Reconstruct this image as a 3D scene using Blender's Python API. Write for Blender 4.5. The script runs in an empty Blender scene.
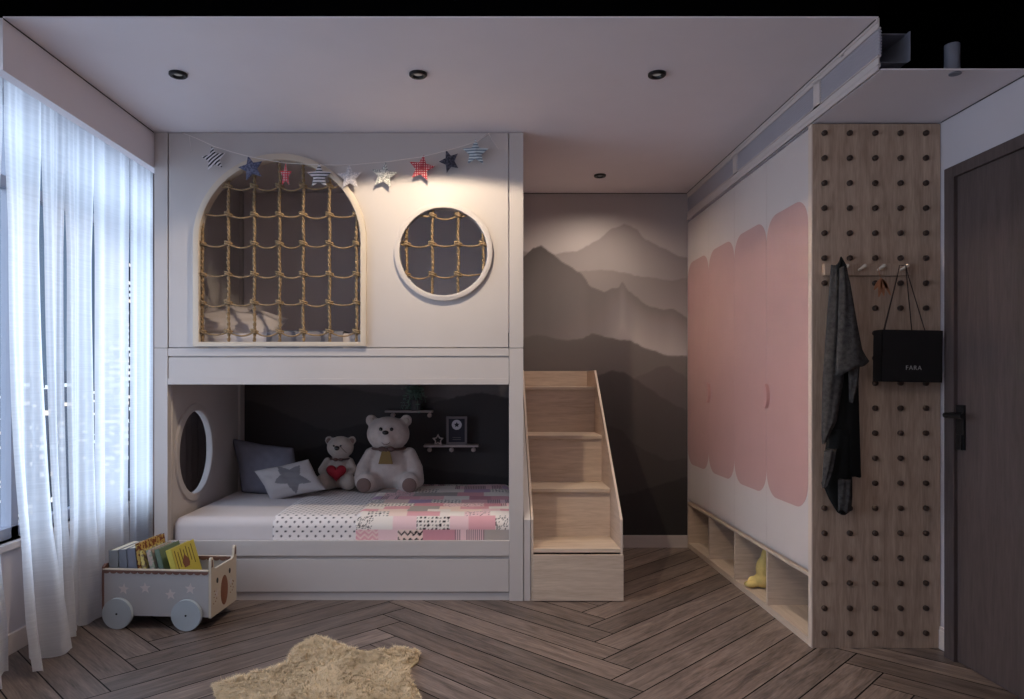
import bpy, bmesh, math, random
from mathutils import Vector, Matrix, noise
random.seed(7)
PI = math.pi
C = bpy.context.scene.collection
sc = bpy.context.scene
# ---------------------------------------------------------------- camera, world, light, exposure
F, CX, CY, EYE = 720.0, 482.5, 381.0, 1.22
cam = bpy.data.objects.new('camera', bpy.data.cameras.new('camera'))
C.objects.link(cam)
cam.location = (0, 0, EYE); cam.rotation_euler = (PI/2, 0, 0)
cam.data.sensor_width = 36; cam.data.sensor_fit = 'HORIZONTAL'
cam.data.lens = 36*F/1024
cam.data.shift_x = (512-CX)/1024; cam.data.shift_y = (CY-349.5)/1024
cam.data.clip_start = .02; cam.data.clip_end = 3000
sc.camera = cam
sc.view_settings.view_transform = 'Standard'; sc.view_settings.look = 'None'
sc.view_settings.exposure = 0.0; sc.view_settings.gamma = 1.0
sc.view_settings.use_curve_mapping = False
w = bpy.data.worlds.new('dusk_sky'); sc.world = w; w.use_nodes = True
w.node_tree.nodes['Background'].inputs[0].default_value = (.12, .18, .29, 1)
w.node_tree.nodes['Background'].inputs[1].default_value = 1.0

def lamp(name, kind, loc, energy, color, **kw):
    d = bpy.data.lights.new(name, kind); d.energy = energy; d.color = color
    for k, v in kw.items(): setattr(d, k, v)
    o = bpy.data.objects.new(name, d); o.location = loc; C.objects.link(o)
    return o
# soft blue dusk light entering through the window wall
s = lamp('dusk_light', 'SUN', (-10, 0, 6), 10.5, (.70, .81, 1.0), angle=math.radians(80))
s.rotation_euler = Vector((1.0, .34, -.32)).to_track_quat('-Z', 'Y').to_euler()
WARM = (1.0, .86, .72)
lamp('spot_over_bed', 'SPOT', (-.289, 3.231, 2.585), 60, (1.0, .83, .60), spot_size=math.radians(150), spot_blend=.12, shadow_soft_size=.02)
lamp('spot_over_steps', 'SPOT', (.787, 4.823, 2.585), 32, WARM, spot_size=math.radians(156), spot_blend=1.0, shadow_soft_size=.02)
lamp('spot_by_window', 'SPOT', (-1.366, 3.231, 2.585), 3, WARM, spot_size=math.radians(120), spot_blend=.9, shadow_soft_size=.03)
lamp('spot_by_wardrobe', 'SPOT', (.783, 3.231, 2.585), 55, WARM, spot_size=math.radians(84), spot_blend=.9, shadow_soft_size=.03)
lamp('unseen_front_fill', 'POINT', (.0, .6, 2.3), 16, (1.0, .93, .90), shadow_soft_size=.3)  # added fill light out of view, with no fixture behind it

# ---------------------------------------------------------------- helpers
def P(px, py, D): return Vector(((px-CX)*D/F, D, EYE-(py-CY)*D/F))
def X(px, D): return (px-CX)*D/F
def Z(py, D): return EYE-(py-CY)*D/F
def G(px, py):                       # point on the floor
    D = F*EYE/(py-CY); return Vector((X(px, D), D, 0))

def srgb(r, g, b):
    f = lambda c: ((c/255)/12.92 if c/255 <= .04045 else ((c/255+.055)/1.055)**2.4)
    return (f(r), f(g), f(b), 1)

def newmat(name):
    m = bpy.data.materials.new(name); m.use_nodes = True
    nt = m.node_tree; b = nt.nodes['Principled BSDF']
    return m, nt, b

def setspec(b, v):
    b.inputs['Specular IOR Level'].default_value = v

def paint(name, col, rough=.5, var=.04, spec=.4, scale=6, bump=0, bscale=200, metal=0, sheen=0):
    m, nt, b = newmat(name)
    b.inputs['Roughness'].default_value = rough; setspec(b, spec); b.inputs['Metallic'].default_value = metal
    if sheen: b.inputs['Sheen Weight'].default_value = sheen
    tc = nt.nodes.new('ShaderNodeTexCoord')
    n = nt.nodes.new('ShaderNodeTexNoise'); n.inputs['Scale'].default_value = scale; n.inputs['Detail'].default_value = 3
    r = nt.nodes.new('ShaderNodeValToRGB')
    c = col
    r.color_ramp.elements[0].position = .3; r.color_ramp.elements[1].position = .7
    r.color_ramp.elements[0].color = tuple(max(0, x*(1-var)) for x in c[:3])+(1,)
    r.color_ramp.elements[1].color = tuple(min(1, x*(1+var)) for x in c[:3])+(1,)
    nt.links.new(tc.outputs['Object'], n.inputs['Vector']); nt.links.new(n.outputs['Fac'], r.inputs['Fac'])
    nt.links.new(r.outputs['Color'], b.inputs['Base Color'])
    if bump:
        n2 = nt.nodes.new('ShaderNodeTexNoise'); n2.inputs['Scale'].default_value = bscale; n2.inputs['Detail'].default_value = 4
        nt.links.new(tc.outputs['Object'], n2.inputs['Vector'])
        bp = nt.nodes.new('ShaderNodeBump'); bp.inputs['Strength'].default_value = bump; bp.inputs['Distance'].default_value = .004
        nt.links.new(n2.outputs['Fac'], bp.inputs['Height']); nt.links.new(bp.outputs['Normal'], b.inputs['Normal'])
    return m

def wood(name, c1, c2, axis='x', rough=.45, spec=.35, uv=False, tint=False, scale=1.0, bump=.15, c3=None):
    m, nt, b = newmat(name); b.inputs['Roughness'].default_value = rough; setspec(b, spec)
    L = nt.links.new
    tc = nt.nodes.new('ShaderNodeTexCoord'); mp = nt.nodes.new('ShaderNodeMapping')
    L(tc.outputs['UV' if uv else 'Object'], mp.inputs['Vector'])
    lo, hi = 1.4*scale, 16*scale
    mp.inputs['Scale'].default_value = {'x': (lo, hi, hi), 'y': (hi, lo, hi), 'z': (hi, hi, lo)}[axis]
    n = nt.nodes.new('ShaderNodeTexNoise'); n.inputs['Scale'].default_value = 1.5; n.inputs['Detail'].default_value = 8
    n.inputs['Roughness'].default_value = .62; n.inputs['Distortion'].default_value = 1.1
    L(mp.outputs['Vector'], n.inputs['Vector'])
    n2 = nt.nodes.new('ShaderNodeTexNoise'); n2.inputs['Scale'].default_value = 9; n2.inputs['Detail'].default_value = 5
    L(mp.outputs['Vector'], n2.inputs['Vector'])
    mx = nt.nodes.new('ShaderNodeMix'); mx.data_type = 'FLOAT'; mx.inputs[0].default_value = .35
    L(n.outputs['Fac'], mx.inputs[2]); L(n2.outputs['Fac'], mx.inputs[3])
    r = nt.nodes.new('ShaderNodeValToRGB'); r.color_ramp.elements[0].position = .33; r.color_ramp.elements[1].position = .66
    r.color_ramp.elements[0].color = c1; r.color_ramp.elements[1].color = c2
    L(mx.outputs[0], r.inputs['Fac'])
    out = r.outputs['Color']
    if tint:
        a = nt.nodes.new('ShaderNodeAttribute'); a.attribute_name = 'tint'
        mm = nt.nodes.new('ShaderNodeMix'); mm.data_type = 'RGBA'; mm.blend_type = 'MULTIPLY'; mm.inputs[0].default_value = 1
        L(out, mm.inputs[6]); L(a.outputs['Color'], mm.inputs[7]); out = mm.outputs[2]
    L(out, b.inputs['Base Color'])
    bp = nt.nodes.new('ShaderNodeBump'); bp.inputs['Strength'].default_value = bump; bp.inputs['Distance'].default_value = .003
    L(n2.outputs['Fac'], bp.inputs['Height']); L(bp.outputs['Normal'], b.inputs['Normal'])
    return m

def attrmat(name, rough=.8, spec=.2, attr='col', bump=0, bscale=300):
    m, nt, b = newmat(name); b.inputs['Roughness'].default_value = rough; setspec(b, spec)
    a = nt.nodes.new('ShaderNodeAttribute'); a.attribute_name = attr
    nt.links.new(a.outputs['Color'], b.inputs['Base Color'])
    if bump:
        tc = nt.nodes.new('ShaderNodeTexCoord'); n2 = nt.nodes.new('ShaderNodeTexNoise'); n2.inputs['Scale'].default_value = bscale
        nt.links.new(tc.outputs['Object'], n2.inputs['Vector'])
        bp = nt.nodes.new('ShaderNodeBump'); bp.inputs['Strength'].default_value = bump; bp.inputs['Distance'].default_value = .003
        nt.links.new(n2.outputs['Fac'], bp.inputs['Height']); nt.links.new(bp.outputs['Normal'], b.inputs['Normal'])
    return m

def setcol(me, cols, attr='col'):
    a = me.color_attributes.new(attr, 'FLOAT_COLOR', 'POINT')
    flat = []
    for c in cols: flat.extend((c[0], c[1], c[2], 1.0))
    a.data.foreach_set('color', flat)

def wloc(p):
    v = Vector((0, 0, 0))
    while p is not None: v += p.location; p = p.parent
    return v

def link_mesh(name, me, mats, parent=None, smooth=False, world=True):
    if not isinstance(mats, (list, tuple)): mats = [mats]
    for m in mats: me.materials.append(m)
    o = bpy.data.objects.new(name, me); C.objects.link(o)
    if parent is not None:
        o.parent = parent
        if world: me.transform(Matrix.Translation(-wloc(parent)))
    else:
        if world:
            vs = [v.co for v in me.vertices]
            if vs:
                c = Vector(((min(v.x for v in vs)+max(v.x for v in vs))/2, (min(v.y for v in vs)+max(v.y for v in vs))/2, min(v.z for v in vs)))
                me.transform(Matrix.Translation(-c)); o.location = c
    if smooth:
        me.polygons.foreach_set('use_smooth', [True]*len(me.polygons)); 
    me.update()
    return o

class MB:
    def __init__(s): s.bm = bmesh.new(); s.mi = 0
    def _add(s, verts, faces, M=None, mi=None):
        vs = [s.bm.verts.new(M @ Vector(v) if M else Vector(v)) for v in verts]
        for f in faces:
            try:
                fc = s.bm.faces.new([vs[i] for i in f]); fc.material_index = s.mi if mi is None else mi
            except ValueError: pass
        return vs
    def box(s, a, b, M=None, mi=None, bev=0):
        x0, y0, z0 = a; x1, y1, z1 = b
        if bev > 0:
            t = bmesh.new(); bmesh.ops.create_cube(t, size=1)
            for v in t.verts: v.co = Vector(((x0+x1)/2+v.co.x*(x1-x0), (y0+y1)/2+v.co.y*(y1-y0), (z0+z1)/2+v.co.z*(z1-z0)))
            bmesh.ops.bevel(t, geom=t.edges[:], offset=bev, segments=2, affect='EDGES', profile=.7)
            t.verts.index_update()
            s._add([v.co.copy() for v in t.verts], [[v.index for v in f.verts] for f in t.faces], M, mi); t.free(); return s
        s._add([(x0,y0,z0),(x1,y0,z0),(x1,y1,z0),(x0,y1,z0),(x0,y0,z1),(x1,y0,z1),(x1,y1,z1),(x0,y1,z1)],
               [(0,3,2,1),(4,5,6,7),(0,1,5,4),(1,2,6,5),(2,3,7,6),(3,0,4,7)], M, mi)
        return s
    def cyl(s, a, b, r0, r1=None, n=16, M=None, mi=None, caps=True):
        a, b = Vector(a), Vector(b); r1 = r0 if r1 is None else r1
        d = (b-a).normalized(); q = d.to_track_quat('Z', 'Y')
        vs = []
        for p, r in ((a, r0), (b, r1)):
            for i in range(n):
                t = 2*PI*i/n; vs.append(p+q @ Vector((r*math.cos(t), r*math.sin(t), 0)))
        fs = [(i, (i+1)%n, n+(i+1)%n, n+i) for i in range(n)]
        if caps: fs += [tuple(reversed(range(n))), tuple(range(n, 2*n))]
        s._add(vs, fs, M, mi); return s
    def tube(s, pts, r, n=8, closed=False, M=None, mi=None, rf=None):
        pts = [Vector(p) for p in pts]; N = len(pts); vs = []; up = Vector((.13, .31, .94))
        for i, p in enumerate(pts):
            d = (pts[(i+1)%N]-pts[i-1]) if closed else (pts[min(i+1, N-1)]-pts[max(i-1, 0)])
            d.normalize(); a = d.cross(up)
            if a.length < 1e-4: a = d.cross(Vector((1, 0, 0)))
            a.normalize(); b_ = d.cross(a)
            rr = rf(i/(N-1)) if rf else r
            for k in range(n):
                t = 2*PI*k/n; vs.append(p+a*rr*math.cos(t)+b_*rr*math.sin(t))
        fs = []
        for i in range(N if closed else N-1):
            j = (i+1)%N
            for k in range(n): fs.append((i*n+k, i*n+(k+1)%n, j*n+(k+1)%n, j*n+k))
        if not closed: fs += [tuple(reversed(range(n))), tuple(range((N-1)*n, N*n))]
        s._add(vs, fs, M, mi); return s
    def ball(s, c, r, seg=20, rings=12, M=None, mi=None, R=None):
        c = Vector(c); r = Vector(r) if hasattr(r, '__len__') else Vector((r, r, r)); vs = []; fs = []
        for i in range(1, rings):
            ph = PI*i/rings
            for k in range(seg):
                t = 2*PI*k/seg; v = Vector((r.x*math.sin(ph)*math.cos(t), r.y*math.sin(ph)*math.sin(t), r.z*math.cos(ph)))
                vs.append(c+(R @ v if R else v))
        for i in range(rings-2):
            for k in range(seg): fs.append((i*seg+k, (i+1)*seg+k, (i+1)*seg+(k+1)%seg, i*seg+(k+1)%seg))
        t = Vector((0, 0, r.z)); vs.append(c+(R @ t if R else t)); vs.append(c-(R @ t if R else t)); a = len(vs)-2
        for k in range(seg): fs.append((a, k, (k+1)%seg)); fs.append((a+1, (rings-2)*seg+(k+1)%seg, (rings-2)*seg+k))
        s._add(vs, fs, M, mi); return s
    def prism(s, poly, d0, d1, plane='xz', M=None, mi=None):
        """poly of 2D points; plane xz -> thickness along y; yz -> along x; xy -> along z"""
        def mk(p, d): return {'xz': (p[0], d, p[1]), 'yz': (d, p[0], p[1]), 'xy': (p[0], p[1], d)}[plane]
        n = len(poly); vs = [mk(p, d0) for p in poly]+[mk(p, d1) for p in poly]
        fs = [(i, (i+1)%n, n+(i+1)%n, n+i) for i in range(n)]+[tuple(reversed(range(n))), tuple(range(n, 2*n))]
        s._add(vs, fs, M, mi); return s
    def mesh(s, name='m', recalc=True):
        if recalc: bmesh.ops.recalc_face_normals(s.bm, faces=s.bm.faces[:])
        me = bpy.data.meshes.new(name); s.bm.to_mesh(me); s.bm.free(); return me
    def build(s, name, mat, parent=None, smooth=False, world=True, auto=None):
        me = s.mesh(name); o = link_mesh(name, me, mat, parent, smooth or auto is not None, world)
        if auto is not None: sharp(me, auto)
        return o

def sharp(me, ang=35):
    bm = bmesh.new(); bm.from_mesh(me); a = math.radians(ang)
    for e in bm.edges:
        if len(e.link_faces) == 2 and e.calc_face_angle(0) > a: e.smooth = False
    for f in bm.faces: f.smooth = True
    bm.to_mesh(me); bm.free()

def plate(loops, d0, d1, plane='xz', bevel=0):
    """flat plate with holes: the first loop is the outline, the others are holes"""
    cu = bpy.data.curves.new('t', 'CURVE'); cu.dimensions = '2D'; cu.fill_mode = 'BOTH'
    cu.extrude = abs(d1-d0)/2-bevel; cu.bevel_depth = bevel; cu.bevel_resolution = 1; cu.offset = -bevel
    for lp in loops:
        sp = cu.splines.new('POLY'); sp.points.add(len(lp)-1); sp.use_cyclic_u = True
        for p, q in zip(sp.points, lp): p.co = (q[0], q[1], 0, 1)
    o = bpy.data.objects.new('t', cu); C.objects.link(o)
    bpy.context.view_layer.update()
    me = bpy.data.meshes.new_from_object(o.evaluated_get(bpy.context.evaluated_depsgraph_get()))
    bpy.data.objects.remove(o); bpy.data.curves.remove(cu)
    me.materials.clear()
    m = (d0+d1)/2
    for v in me.vertices:
        a, b_, c = v.co
        v.co = {'xz': (a, m+c, b_), 'yz': (m+c, a, b_), 'xy': (a, b_, m+c)}[plane]
    bm = bmesh.new(); bm.from_mesh(me); bmesh.ops.remove_doubles(bm, verts=bm.verts[:], dist=1e-5)
    bmesh.ops.recalc_face_normals(bm, faces=bm.faces[:]); bm.to_mesh(me); bm.free()
    return me

def blend(mb, vox=.008, it=6):
    """melt overlapping shapes into one continuous skin"""
    me = mb.mesh(); o = bpy.data.objects.new('t', me); C.objects.link(o)
    r = o.modifiers.new('r', 'REMESH'); r.mode = 'VOXEL'; r.voxel_size = vox
    sm = o.modifiers.new('s', 'SMOOTH'); sm.iterations = it; sm.factor = .5
    bpy.context.view_layer.update()
    out = bpy.data.meshes.new_from_object(o.evaluated_get(bpy.context.evaluated_depsgraph_get()))
    bpy.data.objects.remove(o); bpy.data.meshes.remove(me)
    return out

def tag(o, label=None, cat=None, group=None, kind=None):
    if label: o['label'] = label
    if cat: o['category'] = cat
    if group: o['group'] = group
    if kind: o['kind'] = kind
    return o
def thing(name, loc, label, cat, group=None, rz=0):
    o = bpy.data.objects.new(name, None); C.objects.link(o); o.location = loc; o.rotation_euler = (0, 0, rz)
    o.empty_display_size = .05
    return tag(o, label, cat, group)
def struct(name, mb, mat, **k): return tag(mb.build(name, mat, **k), kind='structure')
def circle(cx, cy, r, n=64, r2=None): return [(cx+r*math.cos(2*PI*i/n), cy+(r2 or r)*math.sin(2*PI*i/n)) for i in range(n)]
def star2(cx, cy, R, r=None, rot=0, sx=1):
    r = r or R*.45; out = []
    for i in range(10):
        t = PI/2+rot+i*PI/5; q = R if i%2 == 0 else r
        out.append((cx+q*math.cos(t)*sx, cy+q*math.sin(t)))
    return out

# ---------------------------------------------------------------- materials
M = {}
M['ceil'] = paint('ceiling_paint', srgb(236, 228, 232), .8, .01)
M['wall'] = paint('wall_paint', srgb(190, 182, 186), .8, .01)
M['white'] = paint('white_lacquer', srgb(200, 188, 184), .42, .01)
M['bed'] = paint('bed_lacquer', srgb(196, 187, 184), .45, .012)
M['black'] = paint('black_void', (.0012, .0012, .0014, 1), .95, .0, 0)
M['blackmetal'] = paint('black_metal', srgb(20, 19, 20), .4, .05)
M['pink'] = paint('pink_lacquer', srgb(182, 144, 140), .45, .02)
M['pinkdark'] = paint('pink_handle', srgb(184, 140, 136), .4, .02)
M['oak'] = wood('pale_oak', srgb(184, 162, 144), srgb(214, 194, 175), 'x')
M['oakz'] = wood('pale_oak_upright', srgb(152, 132, 120), srgb(182, 162, 148), 'z')
M['oaky'] = wood('pale_oak_deep', srgb(180, 158, 140), srgb(208, 188, 170), 'y')
M['pegoak'] = wood('brown_oak_upright', srgb(152, 126, 108), srgb(198, 172, 150), 'z', rough=.6)
M['edge'] = paint('light_edge', srgb(206, 186, 170), .5, .03)
M['peg'] = paint('dark_brown_peg', srgb(58, 42, 34), .45, .1)
M['door'] = wood('dark_grey_wood', srgb(68, 56, 54), srgb(88, 75, 72), 'z', rough=.6)
M['floor'] = wood('brown_plank', srgb(66, 55, 51), srgb(146, 127, 117), 'x', rough=.4, spec=.4, uv=True, tint=True, bump=.25)
M['gap'] = paint('plank_gap', srgb(12, 10, 9), .9, 0)
M['mural'] = attrmat('mountain_wallpaper', .85, .15)
M['rope'] = paint('jute_rope', srgb(150, 126, 98), .85, .3, .1, scale=60)
M['beech'] = paint('beech_edge', srgb(206, 190, 172), .5, .04)
M['slat'] = paint('grille_grey', srgb(176, 170, 178), .5, .02)
M['seam_shade'] = paint('painted_seam_shade', srgb(58, 50, 50), .9, 0)  # dark colour standing in for the shadow along ceiling seams
M['duct'] = paint('duct_metal', srgb(120, 122, 134), .45, .03)
M['glass_frame'] = paint('window_frame_paint', srgb(150, 152, 165), .5, .02)

def glassmat():
    m = bpy.data.materials.new('window_glass'); m.use_nodes = True; nt = m.node_tree; nt.nodes.clear()
    o = nt.nodes.new('ShaderNodeOutputMaterial'); t = nt.nodes.new('ShaderNodeBsdfTransparent'); g = nt.nodes.new('ShaderNodeBsdfGlossy')
    t.inputs[0].default_value = (.93, .96, .97, 1); g.inputs['Roughness'].default_value = .03
    mx = nt.nodes.new('ShaderNodeMixShader')
    mx.inputs[0].default_value = .07; nt.links.new(t.outputs[0], mx.inputs[1]); nt.links.new(g.outputs[0], mx.inputs[2])
    nt.links.new(mx.outputs[0], o.inputs[0]); return m
M['glass'] = glassmat()
def sheermat():
    m = bpy.data.materials.new('sheer_voile'); m.use_nodes = True; nt = m.node_tree; nt.nodes.clear(); L = nt.links.new
    o = nt.nodes.new('ShaderNodeOutputMaterial'); t = nt.nodes.new('ShaderNodeBsdfTransparent')
    tr = nt.nodes.new('ShaderNodeBsdfTranslucent'); d = nt.nodes.new('ShaderNodeBsdfDiffuse')
    tr.inputs[0].default_value = (.86, .88, .92, 1); d.inputs[0].default_value = (.80, .80, .83, 1)
    m1 = nt.nodes.new('ShaderNodeMixShader'); m1.inputs[0].default_value = .42
    L(tr.outputs[0], m1.inputs[1]); L(d.outputs[0], m1.inputs[2])
    # weave: alpha rises at grazing angles, with fine horizontal slubs
    lw = nt.nodes.new('ShaderNodeLayerWeight'); lw.inputs[0].default_value = .35
    tc = nt.nodes.new('ShaderNodeTexCoord'); mp = nt.nodes.new('ShaderNodeMapping'); mp.inputs['Scale'].default_value = (6, 6, 160)
    n = nt.nodes.new('ShaderNodeTexNoise'); n.inputs['Scale'].default_value = 1.0; L(tc.outputs['Object'], mp.inputs[0]); L(mp.outputs[0], n.inputs['Vector'])
    a = nt.nodes.new('ShaderNodeMath'); a.operation = 'MULTIPLY_ADD'; a.inputs[1].default_value = .20; a.inputs[2].default_value = .66
    L(n.outputs['Fac'], a.inputs[0])
    b = nt.nodes.new('ShaderNodeMath'); b.operation = 'MULTIPLY_ADD'; b.inputs[1].default_value = .35; b.use_clamp = True
    L(lw.outputs['Facing'], b.inputs[0]); L(a.outputs[0], b.inputs[2])
    m2 = nt.nodes.new('ShaderNodeMixShader'); L(b.outputs[0], m2.inputs[0]); L(t.outputs[0], m2.inputs[1]); L(m1.outputs[0], m2.inputs[2])
    L(m2.outputs[0], o.inputs[0]); return m
M['sheer'] = sheermat()
def emit(name, col, st):
    m = bpy.data.materials.new(name); m.use_nodes = True; b = m.node_tree.nodes['Principled BSDF']
    b.inputs['Base Color'].default_value = (.15, .15, .15, 1); b.inputs['Emission Color'].default_value = col; b.inputs['Emission Strength'].default_value = st
    return m

# ---------------------------------------------------------------- room shell
D1, D2, D3, CUT = 3.993, 5.29, 3.29, 2.737
XL, XR, YB, ZF = -2.12, 2.095, -1.2, 2.76        # window wall, door wall, wall behind camera, front ceiling
XW, XP, XPL = 1.505, -1.823, -1.872              # bulkhead face, pelmet faces
ZC, ZL = 2.60, 2.402                             # main ceiling, low ceiling

# floor: herringbone planks, every plank a slab with its own grain and tint
def make_floor():
    Wd, Ln, g = .1525, 1.478, .003
    r2 = math.sqrt(2); x0, y0 = 1.10-(Ln-Wd)/2/r2, 0
    # a plank side passes x=1.505 at y=3.27
    bm = bmesh.new(); uvl = bm.loops.layers.uv.new('UVMap'); cl = bm.verts.layers.float_color.new('tint')
    # side lines of u-planks: v = kW - jL ; world y = x + r2*v (+shift)
    ysh = (3.27-(1.505-x0))/r2; ysh = (ysh-math.floor(ysh/Wd)*Wd)*r2
    x_lo, x_hi, y_lo, y_hi = XL, XR, YB, D2
    def W2(u, v): return ((u-v)/r2+x0, (u+v)/r2+ysh)
    def clip(poly):
        for ax, lim, sg in ((0, x_lo, 1), (0, x_hi, -1), (1, y_lo, 1), (1, y_hi, -1)):
            out = []
            for i in range(len(poly)):
                a, b_ = poly[i-1], poly[i]
                ia, ib = sg*(a[ax]-lim) >= 0, sg*(b_[ax]-lim) >= 0
                if ia != ib:
                    t = (lim-a[ax])/(b_[ax]-a[ax]); out.append(tuple(a[k]+(b_[k]-a[k])*t for k in range(4)))
                if ib: out.append(b_)
            poly = out
            if len(poly) < 3: return []
        return poly
    for j in range(-3, 4):
        for k in range(-40, 60):
            for typ in (0, 1):
                if typ == 0: u0, u1, v0, v1 = k*Wd+j*Ln, k*Wd+Ln+j*Ln, k*Wd-j*Ln, (k+1)*Wd-j*Ln
                else: u0, u1, v0, v1 = k*Wd+Ln+j*Ln, (k+1)*Wd+Ln+j*Ln, (k+1)*Wd-Ln-j*Ln, (k+1)*Wd-j*Ln
                ru = random.uniform(0, 40); rv = random.uniform(0, 40); t = random.uniform(.62, 1.08); h = random.uniform(-.03, .03)
                pts = []
                for (u, v) in ((u0+g, v0+g), (u1-g, v0+g), (u1-g, v1-g), (u0+g, v1-g)):
                    x, y = W2(u, v); a, b_ = (u-u0, v-v0) if typ == 0 else (v-v0, u-u0)
                    pts.append((x, y, a+ru, b_+rv))
                pts = clip(pts)
                if not pts: continue
                vs = [bm.verts.new((p[0], p[1], 0)) for p in pts]
                for q in vs: q[cl] = (t*(1+h), t, t*(1-h), 1)
                try: f = bm.faces.new(vs)
                except ValueError: continue
                if f.normal.z < 0: f.normal_flip()
                f.normal_update()
                mp = {id(vs[i]): pts[i] for i in range(len(vs))}
                for lp in f.loops: lp[uvl].uv = (mp[id(lp.vert)][2], mp[id(lp.vert)][3])
    bmesh.ops.recalc_face_normals(bm, faces=bm.faces[:])
    for f in bm.faces:
        f.normal_update()
        if f.normal.z < 0: f.normal_flip()
    # dark bed under the planks
    def q(x0_, y0_, x1_, y1_, z0, z1):
        vs = [bm.verts.new(p) for p in ((x0_, y0_, z0), (x1_, y0_, z0), (x1_, y1_, z0), (x0_, y1_, z0), (x0_, y0_, z1), (x1_, y0_, z1), (x1_, y1_, z1), (x0_, y1_, z1))]
        for f in ((0,3,2,1),(4,5,6,7),(0,1,5,4),(1,2,6,5),(2,3,7,6),(3,0,4,7)):
            bm.faces.new([vs[i] for i in f]).material_index = 1
    q(XL-.1, YB-.1, XR+.1, D2+.1, -.12, -.0025)
    me = bpy.data.meshes.new('floor'); bm.to_mesh(me); bm.free()
    return tag(link_mesh('floor', me, [M['floor'], M['gap']]), kind='structure')
make_floor()

struct('ceiling', MB().box((XP, CUT, ZC), (XW, D2, ZC+.006)).box((XP, CUT+.02, ZC+.006), (XW, D2, ZC+.4)), M['ceil'])
struct('ceiling_low', MB().box((XW+.012, CUT, ZL), (XR, D2, ZL+.006)), M['ceil'])
struct('ceiling_front', MB().box((XL-.1, YB-.1, ZF), (XR+.1, CUT+.3, ZF+.1)), M['ceil'])
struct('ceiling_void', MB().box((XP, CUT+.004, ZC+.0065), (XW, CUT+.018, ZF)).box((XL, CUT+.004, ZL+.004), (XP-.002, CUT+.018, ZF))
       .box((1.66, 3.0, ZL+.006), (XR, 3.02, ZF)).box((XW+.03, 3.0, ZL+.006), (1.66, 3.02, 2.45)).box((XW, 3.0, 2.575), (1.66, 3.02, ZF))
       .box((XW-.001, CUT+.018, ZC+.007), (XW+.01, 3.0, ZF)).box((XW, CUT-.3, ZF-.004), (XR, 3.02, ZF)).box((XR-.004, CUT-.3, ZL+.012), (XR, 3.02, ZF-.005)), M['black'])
struct('wall_back', MB().box((XL-.1, D2+.002, -.1), (XR+.1, D2+.14, ZF+.1)), M['wall'])
struct('wall_front', MB().box((XL-.1, YB-.12, -.1), (XR+.1, YB, ZF+.1)), M['wall'])
struct('wall_right', MB().box((XR, YB, -.1), (XR+.12, D2+.1, ZF+.1)), M['wall'])
# window wall: below the sill, above the lintel, and piers
WZ0, WZ1, WY0, WY1 = .50, 2.54, 2.3, 4.6
VY0, VY1 = -.6, 1.9
struct('wall_left', MB().box((XL-.12, YB, -.1), (XL, D2+.1, WZ0)).box((XL-.12, YB, WZ1), (XL, D2+.1, ZF+.1))
       .box((XL-.12, YB, WZ0), (XL, VY0, WZ1)).box((XL-.12, VY1, WZ0), (XL, WY0, WZ1)).box((XL-.12, WY1, WZ0), (XL, D2+.1, WZ1)), M['wall'])
struct('ceiling_bay', MB().box((XL-.1, CUT+.02, ZC), (XP, D2, ZC+.4)), M['ceil'])
struct('trim_1', MB().box((XPL, CUT, ZL), (XP, D2, ZC)), M['ceil'])
def window(name, y0, y1, mull):
    fr = MB(); d0, d1 = XL-.09, XL-.04
    fr.box((d0, y0, WZ0), (d1, y1, WZ0+.05)).box((d0, y0, WZ1-.05), (d1, y1, WZ1))
    fr.box((d0, y0, 2.10), (d1, y1, 2.15))
    for y in [y0]+mull+[y1-.05]: fr.box((d0, y, WZ0), (d1, y+.05, WZ1))
    f = struct(name, fr, M['glass_frame'])
    MB().box((XL-.068, y0+.05, WZ0+.05), (XL-.062, y1-.05, WZ1-.05)).build('window_glass', M['glass'], f)
    MB().box((XL-.11, y0-.03, WZ0-.03), (XL+.03, y1+.03, WZ0+.0), bev=.004).build('window_sill', M['white'], f)
window('window_1', WY0, WY1, [3.30])
window('window_2', VY0, VY1, [.6])
struct('baseboard_left', MB().box((XL, YB, 0), (XL+.015, D2, .09)), M['white'])
struct('baseboard_back', MB().box((.80, D2-.015, 0), (XW-.002, D2, .078)).box((.80, D2-.011, .078), (XW-.002, D2, .088)), M['white'])
struct('baseboard_right', MB().box((XR-.012, 3.195, 0), (XR, D3-.002, .085)).box((XR-.009, 3.195, .085), (XR, D3-.002, .1)), M['white'])

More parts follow.
